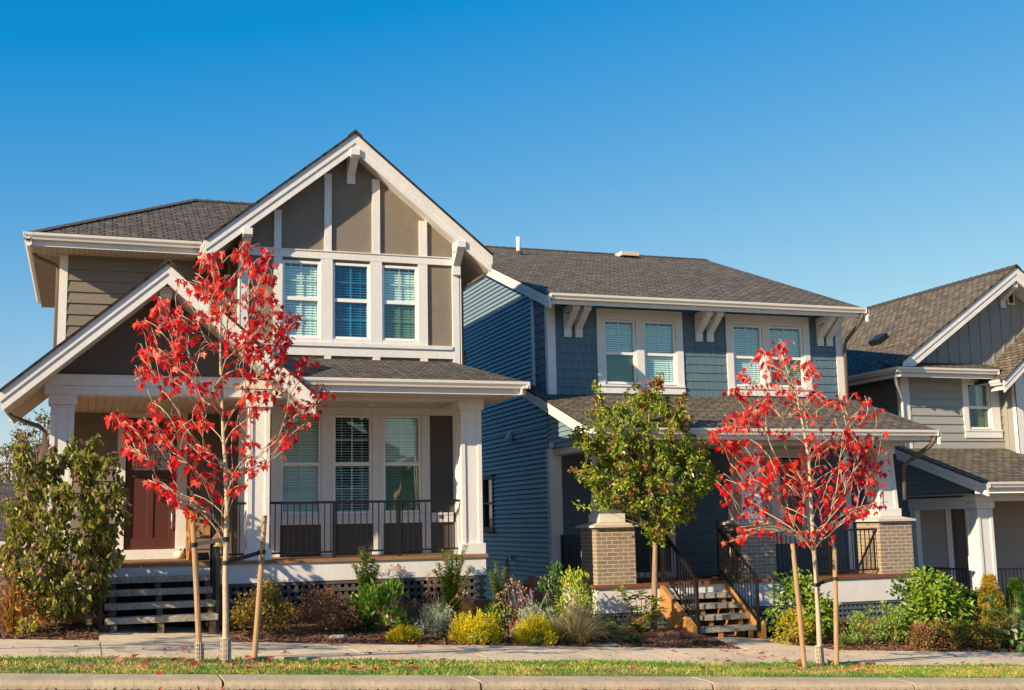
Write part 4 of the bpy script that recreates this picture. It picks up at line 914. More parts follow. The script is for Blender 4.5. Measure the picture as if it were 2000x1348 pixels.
# fallen timber hiding under left shrub etc. comes with the garden
# ================================================================== PLANTS
MAPLE = [(0, 0), (.13, .03), (.40, -.04), (.25, .15), (.30, .24), (.58, .36), (.38, .40), (.40, .52), (.15, .42), (.20, .62), (.11, .70), (0, 1.02)]
MAPLE = MAPLE+[(-x, y) for x, y in MAPLE[-2:0:-1]]
def leaf(mb, p, d, n, size, kind='ovate', fold=.25):
    """one leaf at p growing along d, face normal about n"""
    d = d.normalized(); s = d.cross(n)
    if s.length < 1e-3: s = d.orthogonal()
    s.normalize(); n = s.cross(d).normalized(); b = len(mb.v)
    if kind == 'maple':
        pts = MAPLE
        for x, y in pts: mb.v.append(tuple(p+d*(y*size)+s*(x*size*.95)-n*(abs(x)*size*fold+y*y*size*.12)))
        k = len(pts)//2
        mb.f.append(tuple(b+i for i in range(0, k+1))); mb.f.append(tuple([b]+[b+i for i in range(k, len(pts))])); mb.uv += [None]*2
    elif kind == 'ovate':
        pr = [(0, 0), (.26, .25), (.27, .5), (.13, .8)]
        L = [p+d*(y*size)+s*(x*size)+n*(x*size*fold*2-y*y*size*.2) for x, y in pr]; R = [p+d*(y*size)-s*(x*size)+n*(x*size*fold*2-y*y*size*.2) for x, y in pr[1:]]
        t = p+d*size-n*(size*.24); mid = [p+d*(.5*size)-n*(.05*size)]
        mb.v += [tuple(q) for q in L+R+[t]]
        mb.f += [(b, b+1, b+2, b+3, b+7), (b, b+7, b+6, b+5, b+4)]; mb.uv += [None]*2
    elif kind == 'lance':
        w = size*.20; mb.v += [tuple(p), tuple(p+d*size*.45+s*w-n*size*.02), tuple(p+d*size-n*size*.12), tuple(p+d*size*.45-s*w-n*size*.02)]
        mb.f += [(b, b+1, b+2), (b, b+2, b+3)]; mb.uv += [None]*2
    else:   # needle / tiny
        w = size*.22; mb.v += [tuple(p-s*w*.5), tuple(p+s*w*.5), tuple(p+d*size*.6+s*w), tuple(p+d*size), tuple(p+d*size*.6-s*w)]
        mb.f += [(b, b+1, b+2, b+3, b+4)]; mb.uv += [None]
def rv(r, z=0.0): 
    while 1:
        v = Vector((r.uniform(-1, 1), r.uniform(-1, 1), r.uniform(-1, 1)))
        if .05 < v.length < 1: break
    v.normalize(); v.z += z; return v.normalized()
def bez(a, t, c, n=6):
    """curve from a, leaving along t, to c"""
    L = (c-a).length; m = a+t.normalized()*L*.5; return [a*(1-u)**2+m*2*u*(1-u)+c*u*u for u in [i/n for i in range(n+1)]]
class Wood:
    """branches that join existing nodes; radii follow from the number of tips they carry"""
    def __init__(s, trunk, lift=.5):
        s.p = [Vector(q) for q in trunk]; s.par = [i-1 for i in range(len(trunk))]; s.br = []; s.lift = lift; s.load = [0]*len(trunk); s.lo = 0
    def add(s, tip, first=0, r=None):
        best, bi = 1e9, first; tip = Vector(tip)
        for i in range(first, len(s.p)):
            q = s.p[i]; dz = tip.z-q.z; h = math.hypot(tip.x-q.x, tip.y-q.y)
            if dz < s.lift*h+.04: continue
            c = (tip-q).length+.25*h
            if c < best: best, bi = c, i
        a = s.p[bi]; pr = s.par[bi]; t = (a-s.p[pr]) if pr >= 0 else Vector((0, 0, 1))
        t = (t.normalized()*.5+(tip-a).normalized()*.7+Vector((0, 0, .35)))
        c = bez(a, t, tip, max(3, min(8, int((tip-a).length/.12)))); ids = [bi]; last = bi
        for q in c[1:]:
            if r: q = q+Vector((r.gauss(0, .006), r.gauss(0, .006), r.gauss(0, .006)))
            s.p.append(q); s.par.append(last); s.load.append(0); last = len(s.p)-1; ids.append(last)
        s.br.append(ids); k = last
        while k >= 0: s.load[k] += 1; k = s.par[k]
        return ids
    def mesh(s, mb, r0, rt, ntr, base, top):
        tot = max(s.load); R = lambda i: max(rt, min(r0*.8, rt+(r0*.8-rt)*(s.load[i]/tot)**.55))
        tr = s.p[:ntr]; rad = [base+(top-base)*(i/(ntr-1)) for i in range(ntr)]
        mb.tube(tr, rad, 9)
        for ids in s.br:
            rr = [R(i) for i in ids]; rr[0] = min(rr[1]*1.15, R(ids[0])); mb.tube([s.p[i] for i in ids], rr, 5)
T1 = [(474,473),(484,474),(414,491),(405,505),(419,514),(414,531),(472,499),(469,521),(381,534),(376,546),(436,541),(431,557),(434,574),(494,519),(496,512),(378,564),(404,572),(462,572),(310,582),(313,597),(363,589),(348,604),(328,607),(315,615),(282,622),(295,640),(340,622),(363,625),(383,607),(409,594),(414,617),(436,599),(457,592),(452,640),(295,655),(293,680),(308,690),(338,650),(346,670),(368,655),(275,695),(272,715),(333,700),(363,708),(399,678),(436,660),(444,678),(487,660),(479,695),(275,718),(295,728),(320,703),(330,730),(353,725),(340,748),(343,763),(378,738),(388,756),(414,761),(393,783),(429,738),(462,718),(474,743),(230,799),(228,814),(242,821),(267,826),(295,799),(300,816),(303,834),(333,806),(336,826),(338,841),(265,844),(245,857),(242,869),(260,874),(262,889),(313,846),(376,821),(401,824),(373,864),(386,874),(401,882),(298,927),(305,947),(317,957),(346,899),(373,912),(404,922),(416,940),(351,970),(378,968),(454,925),(467,947),(462,834),(484,821),(489,788),(492,763),(488,661),(504,689),(533,664),(547,678),(547,703),(528,709),(586,709),(584,723),(600,700),(628,748),(623,762),(617,787),(603,801),(589,793),(575,782),(561,748),(522,734),(525,765),(497,779),(561,840),(572,835),(572,852),(543,857),(491,863),(497,882),(500,913),(516,899),(525,519),(521,530),(530,537),(514,542),(505,556),(510,570),(496,574),(492,583),(500,592),(549,595),(541,611),(539,624),(573,615),(578,626),(558,624),(551,635),(542,642),(507,620),(514,642),(487,640),(496,652),(487,663),(533,663),(551,661),(557,672),(555,686),(503,684)]
T2 = [(1523,663),(1523,675),(1520,691),(1487,680),(1475,700),(1509,706),(1510,722),(1449,727),(1466,742),(1511,742),(1558,703),(1579,703),(1579,714),(1590,722),(1562,742),(1596,748),(1421,762),(1455,759),(1480,779),(1497,779),(1526,762),(1531,773),(1599,765),(1619,779),(1638,779),(1655,770),(1689,773),(1695,790),(1681,801),(1675,818),(1655,835),(1630,790),(1416,810),(1416,830),(1438,804),(1447,830),(1469,793),(1469,807),(1469,827),(1495,804),(1393,838),(1396,855),(1520,838),(1545,790),(1568,799),(1393,853),(1407,870),(1421,879),(1441,858),(1455,872),(1475,879),(1441,890),(1452,904),(1511,893),(1492,910),(1511,915),(1497,924),(1542,896),(1551,907),(1562,932),(1593,921),(1597,883),(1576,870),(1590,862),(1607,848),(1633,867),(1652,848),(1661,859),(1678,865),(1681,876),(1695,859),(1703,848),(1717,893),(1720,910),(1706,944),(1717,935),(1689,893),(1681,901),(1700,918),(1650,910),(1667,921),(1667,935),(1678,966),(1661,949),(1644,938),(1624,921),(1616,946),(1610,963),(1627,977),(1650,980),(1624,991),(1616,1017),(1619,1045),(1604,1034),(1667,997),(1681,1000),(1689,989),(1703,977),(1413,924),(1418,935),(1432,941),(1435,955),(1458,941),(1469,932),(1475,944),(1461,975),(1469,977),(1475,991),(1486,949),(1483,983),(1520,960),(1534,944),(1528,989),(1542,1006),(1520,1020),(1568,975),(1455,1039),(1444,1031),(1480,1031),(1571,949),(1551,960),(1571,1039)]
def maple(label, tips, trunk_px, Y, seed, nl):
    r = random.Random(seed)
    tr = [onY(x, y, Y) for x, y in trunk_px]; tr[0].z -= .05
    root = thing('maple_tree', label, 'tree', tr[0]+Vector((0, 0, .05)), 'staked red maples on the grass strip')
    fine = []
    for a, b in zip(tr[:-1], tr[1:]):
        n = max(1, int((b-a).length/.15)); fine += [a.lerp(b, i/n) for i in range(n)]
    fine.append(tr[-1]); W = Wood(fine, .55)
    first = min(i for i, q in enumerate(fine) if q.z > onY(440, trunk_px[2][1], Y).z)
    pts = []
    tips = tips+[(x+r.gauss(0, 13), y+r.gauss(0, 13)) for x, y in tips for _ in (0, 1)]
    for x, y in tips:
        c = onY(x, y, Y); ax = min(fine, key=lambda q: abs(q.z-c.z)); h = abs(c.x-ax.x)
        pts.append((h, c, ax))
    hm = max(p[0] for p in pts)
    tipsW = []
    for h, c, ax in pts:
        lim = math.sqrt(max(.02, (hm*.72)**2-min(h, hm*.7)**2))
        dy = r.uniform(-1, 1)*lim*.85; k = (Y+dy)/Y; q = c*k
        tipsW.append((q, (q-ax).length))
    tipsW.sort(key=lambda t: t[1]-.2*t[0].z)
    mb = MB(); br = []
    for q, _ in tipsW: br.append(W.add(q, first, r))
    W.mesh(mb, .025, .0034, len(fine), .041, .010)
    mb.build('trunk', 'bark_pale', root, True)
    lf = MB(); st = MB()
    for ids in br:
        path = [W.p[i] for i in ids[-4:]]; tip = path[-1]
        for k in range(r.randint(*nl)):
            u = r.random()**1.7; seg = path[-1].lerp(path[max(0, len(path)-2)], u) if u < .75 else path[-2].lerp(path[max(0, len(path)-3)], r.random())
            o = rv(r, -.15); o.z = min(o.z, .35); pet = seg+o*r.uniform(.03, .085)+Vector((0, 0, -.012))
            st.tube([seg, pet], .0016, 3, False)
            d = (o*.8+Vector((0, 0, -r.uniform(.5, 1.8)))).normalized()
            leaf(lf, pet, d, rv(r)*1.3+Vector((-.4, -.5, .3)), r.uniform(.058, .112), 'maple', r.uniform(.02, .28))
    lf.build('crown', 'red_leaf', root); st.build('leaf_stalks', 'twig_red', root)
    return root
_m1 = maple('red-leaved young maple staked in front of the taupe gabled house', T1, [(441,1290),(441,1200),(440,1130),(442,1050),(443,985),(440,900),(436,850),(434,780),(431,720),(430,640),(432,590)], 14.85, 3, (3, 5))
MAPLE1 =_m1
maple('red-leaved young maple staked in front of the blue house', T2, [(1602,1297),(1598,1200),(1594,1130),(1590,1080),(1586,1020),(1583,960),(1580,900),(1570,840),(1558,780),(1540,730),(1526,690)], 15.1, 4, (3, 5))
# the next street tree along, just outside the picture; its shadow crosses the pavement
nb = MAPLE1.copy(); COL.objects.link(nb); nb.location = Vector((-3.9, 14.75, zref(-3.9))); nb.rotation_euler = (0, 0, 2.2); nb['label'] = 'red-leaved young maple on the verge further left along the street'
for ch in list(MAPLE1.children):
    c_ = ch.copy(); COL.objects.link(c_); c_.parent = nb
# tree guards, stakes and ties
def stake(px0, px1, Y, label, lean=0):
    a, b = onY(*px0, Y), onY(*px1, Y); a = a-(b-a).normalized()*.1; m = MB(); m.tube([a, a.lerp(b, .5)+Vector((.004, 0, 0)), b], [.036, .034, .032], 10)
    o = m.build('tree_stake', 'stake_wood', None, False); recenter(o, a); tag(o, label, 'stake', 'round wooden stakes beside the maples'); return a, b
s1 = stake((390,1286), (376,1005), 15.0, 'wooden stake on the left side of the maple by the brown-red door')
s2 = stake((497,1284), (517,1007), 15.15, 'wooden stake on the right side of the maple by the taupe house, leaning right')
s3 = stake((1571,1301), (1548,1062), 14.8, 'wooden stake left of the maple by the blue house, leaning left')
s4 = stake((1634,1295), (1630,1070), 15.0, 'upright wooden stake right of the maple by the blue house')
def tie(a, b, Y1, Yb, label, w=.05):
    A, B = onY(*a, Y1), onY(*b, Yb); m = MB(); m.bar(A, B, .012, w); 
    for c, rr in ((A, .050), (B, .043)): m.lathe(c-Vector((0, 0, w/2)), [(rr, 0), (rr+.002, w*.5), (rr, w)], 12)
    o = m.build('tree_tie', 'strap'); recenter(o, A); tag(o, label, 'tree tie', 'black straps tying maples to stakes')
tie((440,1053), (378,1064), 14.85, 15.0, 'black strap from the left maple to its left stake'); tie((441,1099), (512,1078), 14.85, 15.15, 'black strap from the left maple to its right-leaning stake')
tie((1594,1142), (1631,1130), 15.1, 15.0, 'black strap from the right maple to its right stake', .045)
def guard(px, py0, py1, Y, label, xr):
    a, b = onY(px[0], py0, Y), onY(px[1], py1, Y); m = MB()
    for k in range(14):
        t = 2*math.pi*k/14; o = Vector((math.cos(t), math.sin(t), 0))*xr; m.bar(a+o, b+o, .006, .014, (math.cos(t), math.sin(t), .01))
    for k in range(5): 
        c = a.lerp(b, k/4); m.lathe(c-Vector((0, 0, .004)), [(xr+.003, 0), (xr+.004, .008)], 14)
    o = m.build('trunk_guard', 'cap_stone'); recenter(o, a); tag(o, label, 'trunk guard', 'mesh guards round trunk and stake feet')
guard((441,441), 1288, 1247, 14.85, 'pale mesh guard round the foot of the left maple trunk', .055); guard((1602,1599), 1294, 1262, 15.1, 'pale mesh guard round the foot of the right maple trunk', .055); guard((390,389), 1288, 1256, 15.0, 'pale mesh guard round the foot of the stake by the stairs', .046)

# ---- crown-from-outline trees and shrubs (each clump at its own depth)
def inside(p, poly):
    x, y = p; c = False; j = len(poly)-1
    for i in range(len(poly)):
        (xi, yi), (xj, yj) = poly[i], poly[j]
        if (yi > y) != (yj > y) and x < (xj-xi)*(y-yi)/(yj-yi)+xi: c = not c
        j = i
    return c
def crown_points(poly, Y, n, depth, r):
    xs = [p[0] for p in poly]; ys = [p[1] for p in poly]; cx = sum(xs)/len(xs); out = []
    while len(out) < n:
        p = (r.uniform(min(xs), max(xs)), r.uniform(min(ys), max(ys)))
        if not inside(p, poly): continue
        # half-depth shrinks towards the outline
        e = min(1, min(math.hypot(p[0]-a, p[1]-b) for a, b in poly)/55); dy = depth*math.sqrt(max(.03, e))*r.uniform(-1, 1)
        out.append(onY(p[0], p[1], Y)*((Y+dy)/Y))
    return out
PEAR = [(1165,760),(1180,800),(1205,790),(1225,768),(1250,772),(1275,745),(1290,745),(1300,780),(1330,775),(1345,815),(1360,850),(1380,865),(1375,900),(1400,930),(1385,955),(1365,950),(1350,985),(1320,1000),(1310,1040),(1290,1062),(1275,1060),(1268,1040),(1250,1010),(1215,992),(1185,985),(1160,985),(1165,960),(1130,935),(1145,905),(1165,885),(1140,870),(1115,850),(1140,835),(1165,840),(1150,800)]
r = random.Random(21); Yp = 19.65
tr = [onY(x, y, Yp) for x, y in ((1277,1238),(1278,1170),(1279,1100),(1280,1050),(1278,1000),(1272,950),(1268,900),(1266,850),(1268,800))]
root = thing('pear_tree', 'round-headed green pear tree with reddening top beside the blue porch stairs', 'tree', tr[0])
fine = []
for a, b in zip(tr[:-1], tr[1:]):
    n = max(1, int((b-a).length/.15)); fine += [a.lerp(b, i/n) for i in range(n)]
fine.append(tr[-1]); W = Wood(fine, .35); first = min(i for i, q in enumerate(fine) if q.z > tr[3].z-.05)
pts = crown_points(PEAR, Yp, 330, 1.05, r)+[onY(x, y, Yp+r.uniform(-.3, .3)) for x, y in PEAR+[(1355,1005),(1325,1010),(1345,1000),(1120,985),(1118,915),(1163,750),(1172,775),(1247,752),(1288,735),(1340,770),(1125,865),(1385,905),(1395,940)]]
pts.sort(key=lambda q: (q-tr[4]).length)
lf, lr, mb = MB(), MB(), MB()
br = [W.add(q, first, r) for q in pts]; W.mesh(mb, .034, .004, len(fine), .062, .012); mb.build('trunk', 'bark_grey', root, True)
for ids in br:
    path = [W.p[i] for i in ids[-3:]]; topness = (path[-1].z-tr[3].z)/(tr[-1].z-tr[3].z); red = r.random() < .10+.45*max(0, topness-.45)
    for k in range(r.randint(24, 36)):
        s_ = path[-1].lerp(path[0], r.random()**1.4)+rv(r)*r.uniform(.02, .10); d = rv(r, -.35)
        leaf(lr if red and r.random() < .75 else lf, s_, d, rv(r)+Vector((-.3, -.4, .9)), r.uniform(.055, .092), 'ovate', r.uniform(.15, .45))
lf.build('crown', 'pear_leaf', root); part_label(lr.build('crown', 'pear_red', root), 'reddened leaves')
# left shrub: many stems, drooping leaves
DOG = [(40,845),(58,870),(55,900),(85,905),(105,872),(130,890),(150,860),(170,880),(185,855),(192,895),(218,880),(222,915),(244,960),(240,1010),(225,1040),(240,1075),(215,1100),(200,1150),(170,1195),(140,1190),(120,1225),(105,1220),(85,1190),(60,1190),(40,1150),(10,1110),(2,1080),(20,1040),(15,980),(30,930),(35,880)]
Yd = 18.5; base = Vector((onY(115, 1225, Yd).x, Yd, bedz(-.3, Yd)))
root = thing('dogwood_shrub', 'tall bushy dogwood with drooping green and mauve leaves left of the front stairs', 'shrub', base)
stems = [base+Vector((r.uniform(-.25, .25), r.uniform(-.2, .2), .25)) for _ in range(7)]
W = Wood([base+Vector((0, 0, .02)), base+Vector((0, 0, .18))], .55); mb = MB(); lf = MB()
for q in stems: W.add(q+Vector((q.x-base.x, q.y-base.y, .5)), 0, r)
pts = crown_points(DOG, Yd, 300, .75, r)+[onY(x, y, Yd+r.uniform(-.2, .2)) for x, y in DOG]
pts = [p for p in pts if p.z > base.z+.12]; pts.sort(key=lambda q: (q-base).length)
for q in pts:
    ids = W.add(q, 1, r); path = [W.p[i] for i in ids[-3:]]
    for k in range(r.randint(13, 20)):
        s_ = path[-1].lerp(path[0], r.random()**1.3)+rv(r)*r.uniform(.02, .11)
        leaf(lf, s_, (rv(r)*.7+Vector((0, 0, -.9))), rv(r)+Vector((-.5, -.6, .3)), r.uniform(.08, .125), 'ovate', r.uniform(.2, .5))
W.mesh(mb, .03, .004, 2, .04, .035); mb.build('stem', 'twig_brown', root, True); lf.build('foliage', 'dogwood_leaf', root)

# ---- bed plants
def gpos(px, Y): 
    x = onY(px, 1200, Y).x; return Vector((x, Y, bumpy(x, Y)-.01))
PXM = lambda P: F/float(np.dot(np.array(P), FW))     # pixels per metre at a point
def plant(name, label, cat, px, Y, group=None):
    b = gpos(px, Y); return thing(name, label, cat, b, group), b
def mound(root, b, w, h, n, size, kind, mat, r, up=.4, stems=14, hollow=.55, smat='twig_brown', part='foliage', dy=None, shape=1.0, fold=.25, twig=True, zc=.0):
    """clumpy mound w wide, h tall: twigs run from the base to clump centres, leaves sit round them"""
    w *= 1.22; h *= 1.12; n = int(n*1.6); dy = dy or w*.42; lf, tw = MB(), MB(); cl = []
    for i in range(stems):
        v = rv(r); v.z = abs(v.z)
        k = r.uniform(hollow, 1)**.6
        cl.append(b+Vector((v.x*w/2*k, v.y*dy*k, zc*h+(.10+.86*v.z*k)*h*(1-zc)*(1 if shape == 1 else (1-.4*abs(v.x))))))
    for c in cl:
        if twig: tw.tube(bez(b+Vector((r.uniform(-.05, .05), r.uniform(-.04, .04), 0)), Vector((c.x-b.x, c.y-b.y, h*.8)), c, 4), [.007, .006, .005, .004, .003], 4, False)
    rad = w*.5/math.sqrt(stems)*1.9
    for i in range(n):
        c = r.choice(cl); o = rv(r)*rad*r.random()**.5; p = c+Vector((o.x, o.y*.9, o.z*.9))
        if p.z < b.z+.01: p.z = b.z+r.uniform(.01, .06)
        out = (p-b-Vector((0, 0, h*.35))); d = (out.normalized()*.6+rv(r)*.7+Vector((0, 0, up)))
        leaf(lf, p, d, rv(r)*.5+Vector((-.3, -.4, .8)), size*r.uniform(.7, 1.2), kind, fold)
    o = lf.build(part, mat, root)
    if tw.v: tw.build('stem', smat, root)
    return o
def size_of(x0, x1, y0, y1, Y):
    a = onY((x0+x1)/2, y1, Y); k = PXM(a); return (x1-x0)/k, (y1-y0)/k
def spire(root, b, tip, n, size, mat, r, kind='lance', spread=.10, smat='twig_red', lo=.15, up=.45):
    lf, tw = MB(), MB(); path = bez(b, Vector((0, 0, 1)), tip, 8); tw.tube(path, [.012-.001*i for i in range(9)], 5, False)
    for i in range(n):
        t = lo+(1-lo)*(i+r.random())/n; s_ = path[min(8, int(t*8))].lerp(path[min(8, int(t*8)+1)], t*8 % 1); a = i*2.4+r.uniform(-.4, .4)
        o = Vector((math.cos(a), math.sin(a), 0)); leaf(lf, s_+o*.008, o+Vector((0, 0, up+r.uniform(-.3, .5))), Vector((0, 0, 1))-o*.5, size*r.uniform(.8, 1.2)*(1.1-.45*t), kind, .2)
    lf.build('foliage', mat, root); tw.build('stem', smat, root)
def blades(root, b, n, w, h, mat, r, droop=.6, wd=.006, part='foliage', seg=5, dy=None, stand=0):
    m = MB(); dy = dy or w*.4
    for i in range(n):
        a = r.uniform(0, 6.283); k = r.random()**.7; ox, oy = math.cos(a)*k*w*.5, math.sin(a)*k*dy; hh = h*r.uniform(.55, 1.05)*(1-.35*k*(1-stand))
        p0 = b+Vector((ox*.16, oy*.16, 0)); side = Vector((-math.sin(a+r.uniform(-1, 1)), math.cos(a), 0)); b0 = len(m.v)
        for j in range(seg+1):
            t = j/seg; q = p0+Vector((ox*.9*t**1.3, oy*.9*t**1.3, hh*(t-droop*k*t*t*t*.9))); ww = wd*(1-t*.9); m.v += [tuple(q-side*ww), tuple(q+side*ww)]
        for j in range(seg): k0 = b0+2*j; m.f.append((k0, k0+1, k0+3, k0+2)); m.uv.append(None)
    return m.build(part, mat, root)
r = random.Random(77)
# house 1, left bed
t, b = plant('perennial', 'orange-brown autumn perennial clump at the left edge', 'plant', 25, 18.1); blades(t, b, 330, .75, .95, 'orange_leaf', r, .75, .012); mound(t, b, .75, .9, 260, .09, 'lance', 'orange_leaf', r, -.2)
t, b = plant('perennial', 'small yellowing perennial under the tall dogwood', 'plant', 52, 17.75); mound(t, b, .22, .26, 90, .06, 'lance', 'yellow_leaf', r)
for a, c, z0, z1, Y, lab in ((58, 96, 1179, 1204, 18.9, 'short timber block of the edging left of the dogwood'), (110, 192, 1177, 1200, 19.0, 'upper edging plank beside the grey front stairs'), (118, 196, 1203, 1224, 18.95, 'lower edging plank beside the grey front stairs')):
    p, q = onY(a, z0, Y), onY(c, z1, Y); m = MB(); m.box(p.x, q.x, Y, Y+.09, q.z, p.z); o = m.build('timber_edging', 'cedar', None, bevel=.006); recenter(o, (p.x, Y, q.z)); tag(o, lab, 'timber edging', 'garden timbers by the stairs')
# house 1, right bed
t, b = plant('azalea', 'gold-leaved azalea behind the right-leaning stake', 'shrub', 512, 18.4); w_, h_ = size_of(465, 560, 1147, 1245, 18.4); mound(t, b, w_, h_*1.02, 1500, .045, 'ovate', 'gold_leaf', r, .5, 26, .3)
t, b = plant('azalea', 'low brown-leaved azalea left of the bright green laurel', 'shrub', 632, 18.6); w_, h_ = size_of(585, 680, 1172, 1240, 18.6); mound(t, b, w_, h_*1.1, 1200, .04, 'ovate', 'brown_leaf', r, .3, 22, .4)
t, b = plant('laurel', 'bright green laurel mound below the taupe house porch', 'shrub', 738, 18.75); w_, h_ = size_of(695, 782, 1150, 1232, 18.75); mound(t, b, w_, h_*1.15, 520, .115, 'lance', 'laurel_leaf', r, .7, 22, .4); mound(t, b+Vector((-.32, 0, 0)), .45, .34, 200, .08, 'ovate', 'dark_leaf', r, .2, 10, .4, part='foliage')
t, b = plant('pieris', 'pale-tipped upright pieris rising behind the bright laurel', 'shrub', 718, 19.05); tk = lambda x, y, Y: onY(x, y, Y)
for x, y in ((706,1070),(692,1105),(728,1092),(738,1105),(715,1085),(735,1120)): spire(t, b+Vector((r.uniform(-.06, .06), 0, 0)), tk(x, y, 19.05+r.uniform(-.1, .1)), 220, .125, 'pieris_leaf', r, lo=.42)
def hydr(px, Y, tips, label, hs):
    t, b = plant('hydrangea', label, 'shrub', px, Y); tw = MB()
    for x, y in tips:
        q = tk(x, y, Y+r.uniform(-.15, .15)); tw.tube(bez(b+Vector((r.uniform(-.1, .1), 0, 0)), Vector((q.x-b.x, 0, .8)), q, 5), [.008, .007, .006, .005, .004, .003], 4, False)
        fl = MB()
        for k in range(hs):
            leaf(fl, q+rv(r)*r.uniform(.01, .06), rv(r, -.3), rv(r), r.uniform(.025, .055), 'tiny')
        fl.build('flower_head', 'dry_flower', t)
    tw.build('stem', 'twig_red', t)
hydr(775, 19.1, [(748,1122),(758,1118),(768,1110),(778,1106),(786,1108),(760,1135),(772,1128),(790,1118),(748,1145),(770,1150),(785,1145),(795,1160),(806,1172),(780,1165),(760,1165),(812,1178)], 'leafless brown hydrangea with dry flower heads against the lattice', 18)
t, b = plant('pieris', 'tall green pieris with three leafy spires at the right end of the taupe porch', 'shrub', 880, 19.1)
for x, y in ((912,1066),(884,1075),(862,1075),(872,1092),(892,1085),(848,1115),(920,1110),(905,1095),(855,1100),(880,1110)): spire(t, b+Vector((r.uniform(-.1, .15), 0, 0)), tk(x, y, 19.1+r.uniform(-.15, .1)), 230, .115, 'pieris_leaf', r, lo=.25)
hydr(848, 18.95, [(835,1125),(845,1115),(838,1140),(850,1135),(835,1155),(900,1150),(895,1165),(908,1160),(830,1165)], 'dry brown seed heads at the foot of the three-spired pieris', 14)
def lav(px, Y, x0, x1, y0, y1, label, fl):
    t, b = plant('lavender', label, 'shrub', px, Y, 'grey lavender clumps'); w_, h_ = size_of(x0, x1, y0, y1, Y); st, fw = MB(), MB()
    blades(t, b, 420, w_*1.05, h_*1.15, 'lavender_leaf', r, .25, .007, stand=.4); mound(t, b, w_*.9, h_*.9, 1300, .04, 'lance', 'lavender_leaf', r, 1.0, 22, .4, part='leaf_tips')
    for k in range(fl):
        q = b+Vector((r.uniform(-.5, .5)*w_, r.uniform(-.2, .2)*w_, h_*r.uniform(1.1, 1.55))); st.tube(bez(b, Vector((0, 0, 1)), q, 4), .003, 4, False)
        fw = MB()
        for j in range(14): leaf(fw, q-Vector((0, 0, .008*j)), rv(r, .6), rv(r), .024, 'tiny')
        fw.build('flower_spike', 'lavender_flower', t)
    if fl: st.build('stem', 'lavender_leaf', t)
lav(857, 18.35, 818, 895, 1168, 1236, 'round silver lavender between the small and the wide yellow heather', 0)
lav(1043, 18.3, 1005, 1085, 1166, 1232, 'silver lavender with purple flower spikes behind the yellow heather', 14)
def heath(px, Y, x0, x1, y0, y1, label):
    t, b = plant('heather', label, 'shrub', px, Y, 'yellow heathers by the pavement'); w_, h_ = size_of(x0, x1, y0, y1, Y); m = MB()
    for i in range(int(1500*w_)+350):
        v = rv(r); v.z = abs(v.z); a_ = math.atan2(v.y, v.x); k = r.uniform(.72, 1.08)*(1+.13*math.sin(3*a_+px)+.09*math.sin(7*a_+2*px)+.08*math.sin(9*v.z+5*a_)); p = b+Vector((v.x*w_*.5*k, v.y*w_*.36*k, v.z**.8*h_*.92*k+.02)); d = (v+Vector((0, 0, .9))+rv(r)*.3).normalized(); L = r.uniform(.06, .12)
        for j in range(10):
            q = p-d*L+d*(L*j/8); leaf(m, q, d*.9+rv(r)*.7, rv(r), .022, 'tiny')
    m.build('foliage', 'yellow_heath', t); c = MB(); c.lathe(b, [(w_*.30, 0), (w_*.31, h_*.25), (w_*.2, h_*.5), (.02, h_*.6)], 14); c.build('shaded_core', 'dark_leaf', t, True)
heath(787, 17.85, 755, 817, 1222, 1252, 'smallest yellow heather, below the silver lavender')
heath(930, 17.85, 880, 984, 1206, 1260, 'widest yellow heather, left of the small path light')
heath(1048, 17.8, 1005, 1090, 1213, 1262, 'yellow heather beside the tan ornamental grass')
t, b = plant('pieris', 'green upright pieris between the two houses', 'shrub', 975, 19.0)
for x, y in ((968,1098),(985,1108),(955,1120),(998,1125),(962,1140),(980,1130)): spire(t, b+Vector((r.uniform(-.08, .08), 0, 0)), tk(x, y, 19.0+r.uniform(-.15, .1)), 220, .11, 'pieris_leaf', r, lo=.15)
mound(t, b, .55, .45, 260, .07, 'lance', 'laurel_leaf', r, .5, 12, .4, part='foliage')
hydr(1000, 18.75, [(1000,1133),(1008,1140),(992,1146),(1016,1146),(985,1156),(1025,1152),(972,1165),(1005,1160),(1018,1168),(980,1175),(995,1180),(968,1182),(1028,1170)], 'dried hydrangea with tan flower heads above the second lavender', 26)
t, b = plant('ornamental_grass', 'fountain of tan and blue-grey ornamental grass at the pavement edge', 'grass clump', 1122, 18.0); w_, h_ = size_of(1070, 1172, 1182, 1262, 18.0); blades(t, b, 520, w_*2.4, h_*1.5, 'blue_grass', r, .6, .009, seg=6); blades(t, b, 260, w_*3.2, h_*1.1, 'plume', r, 1.0, .008, seg=6, part='dry_blades')
t, b = plant('choisya', 'yellow-green choisya in front of the left brick pier', 'shrub', 1128, 18.9); w_, h_ = size_of(1095, 1168, 1120, 1225, 18.9); mound(t, b, w_*1.1, h_*1.1, 900, .075, 'lance', 'choisya_leaf', r, .5, 26, .35)
t, b = plant('choisya', 'dark green shrub beside the blue side wall', 'shrub', 1085, 19.7); w_, h_ = size_of(1052, 1112, 1118, 1190, 19.7); mound(t, b, w_, .95, 650, .08, 'lance', 'dark_leaf', r, .5, 22, .35)
t, b = plant('dwarf_pine', 'small round green dwarf shrub below the blue lattice', 'shrub', 1190, 18.6); mound(t, b, .29, .24, 800, .03, 'tiny', 'green_conifer', r, .8, 14, .5, twig=False)
t, b = plant('dwarf_pine', 'tiny dark green tuft in the bark near the pear tree', 'shrub', 1233, 18.05); mound(t, b, .24, .12, 500, .03, 'tiny', 'dark_leaf', r, .8, 10, .4, twig=False)
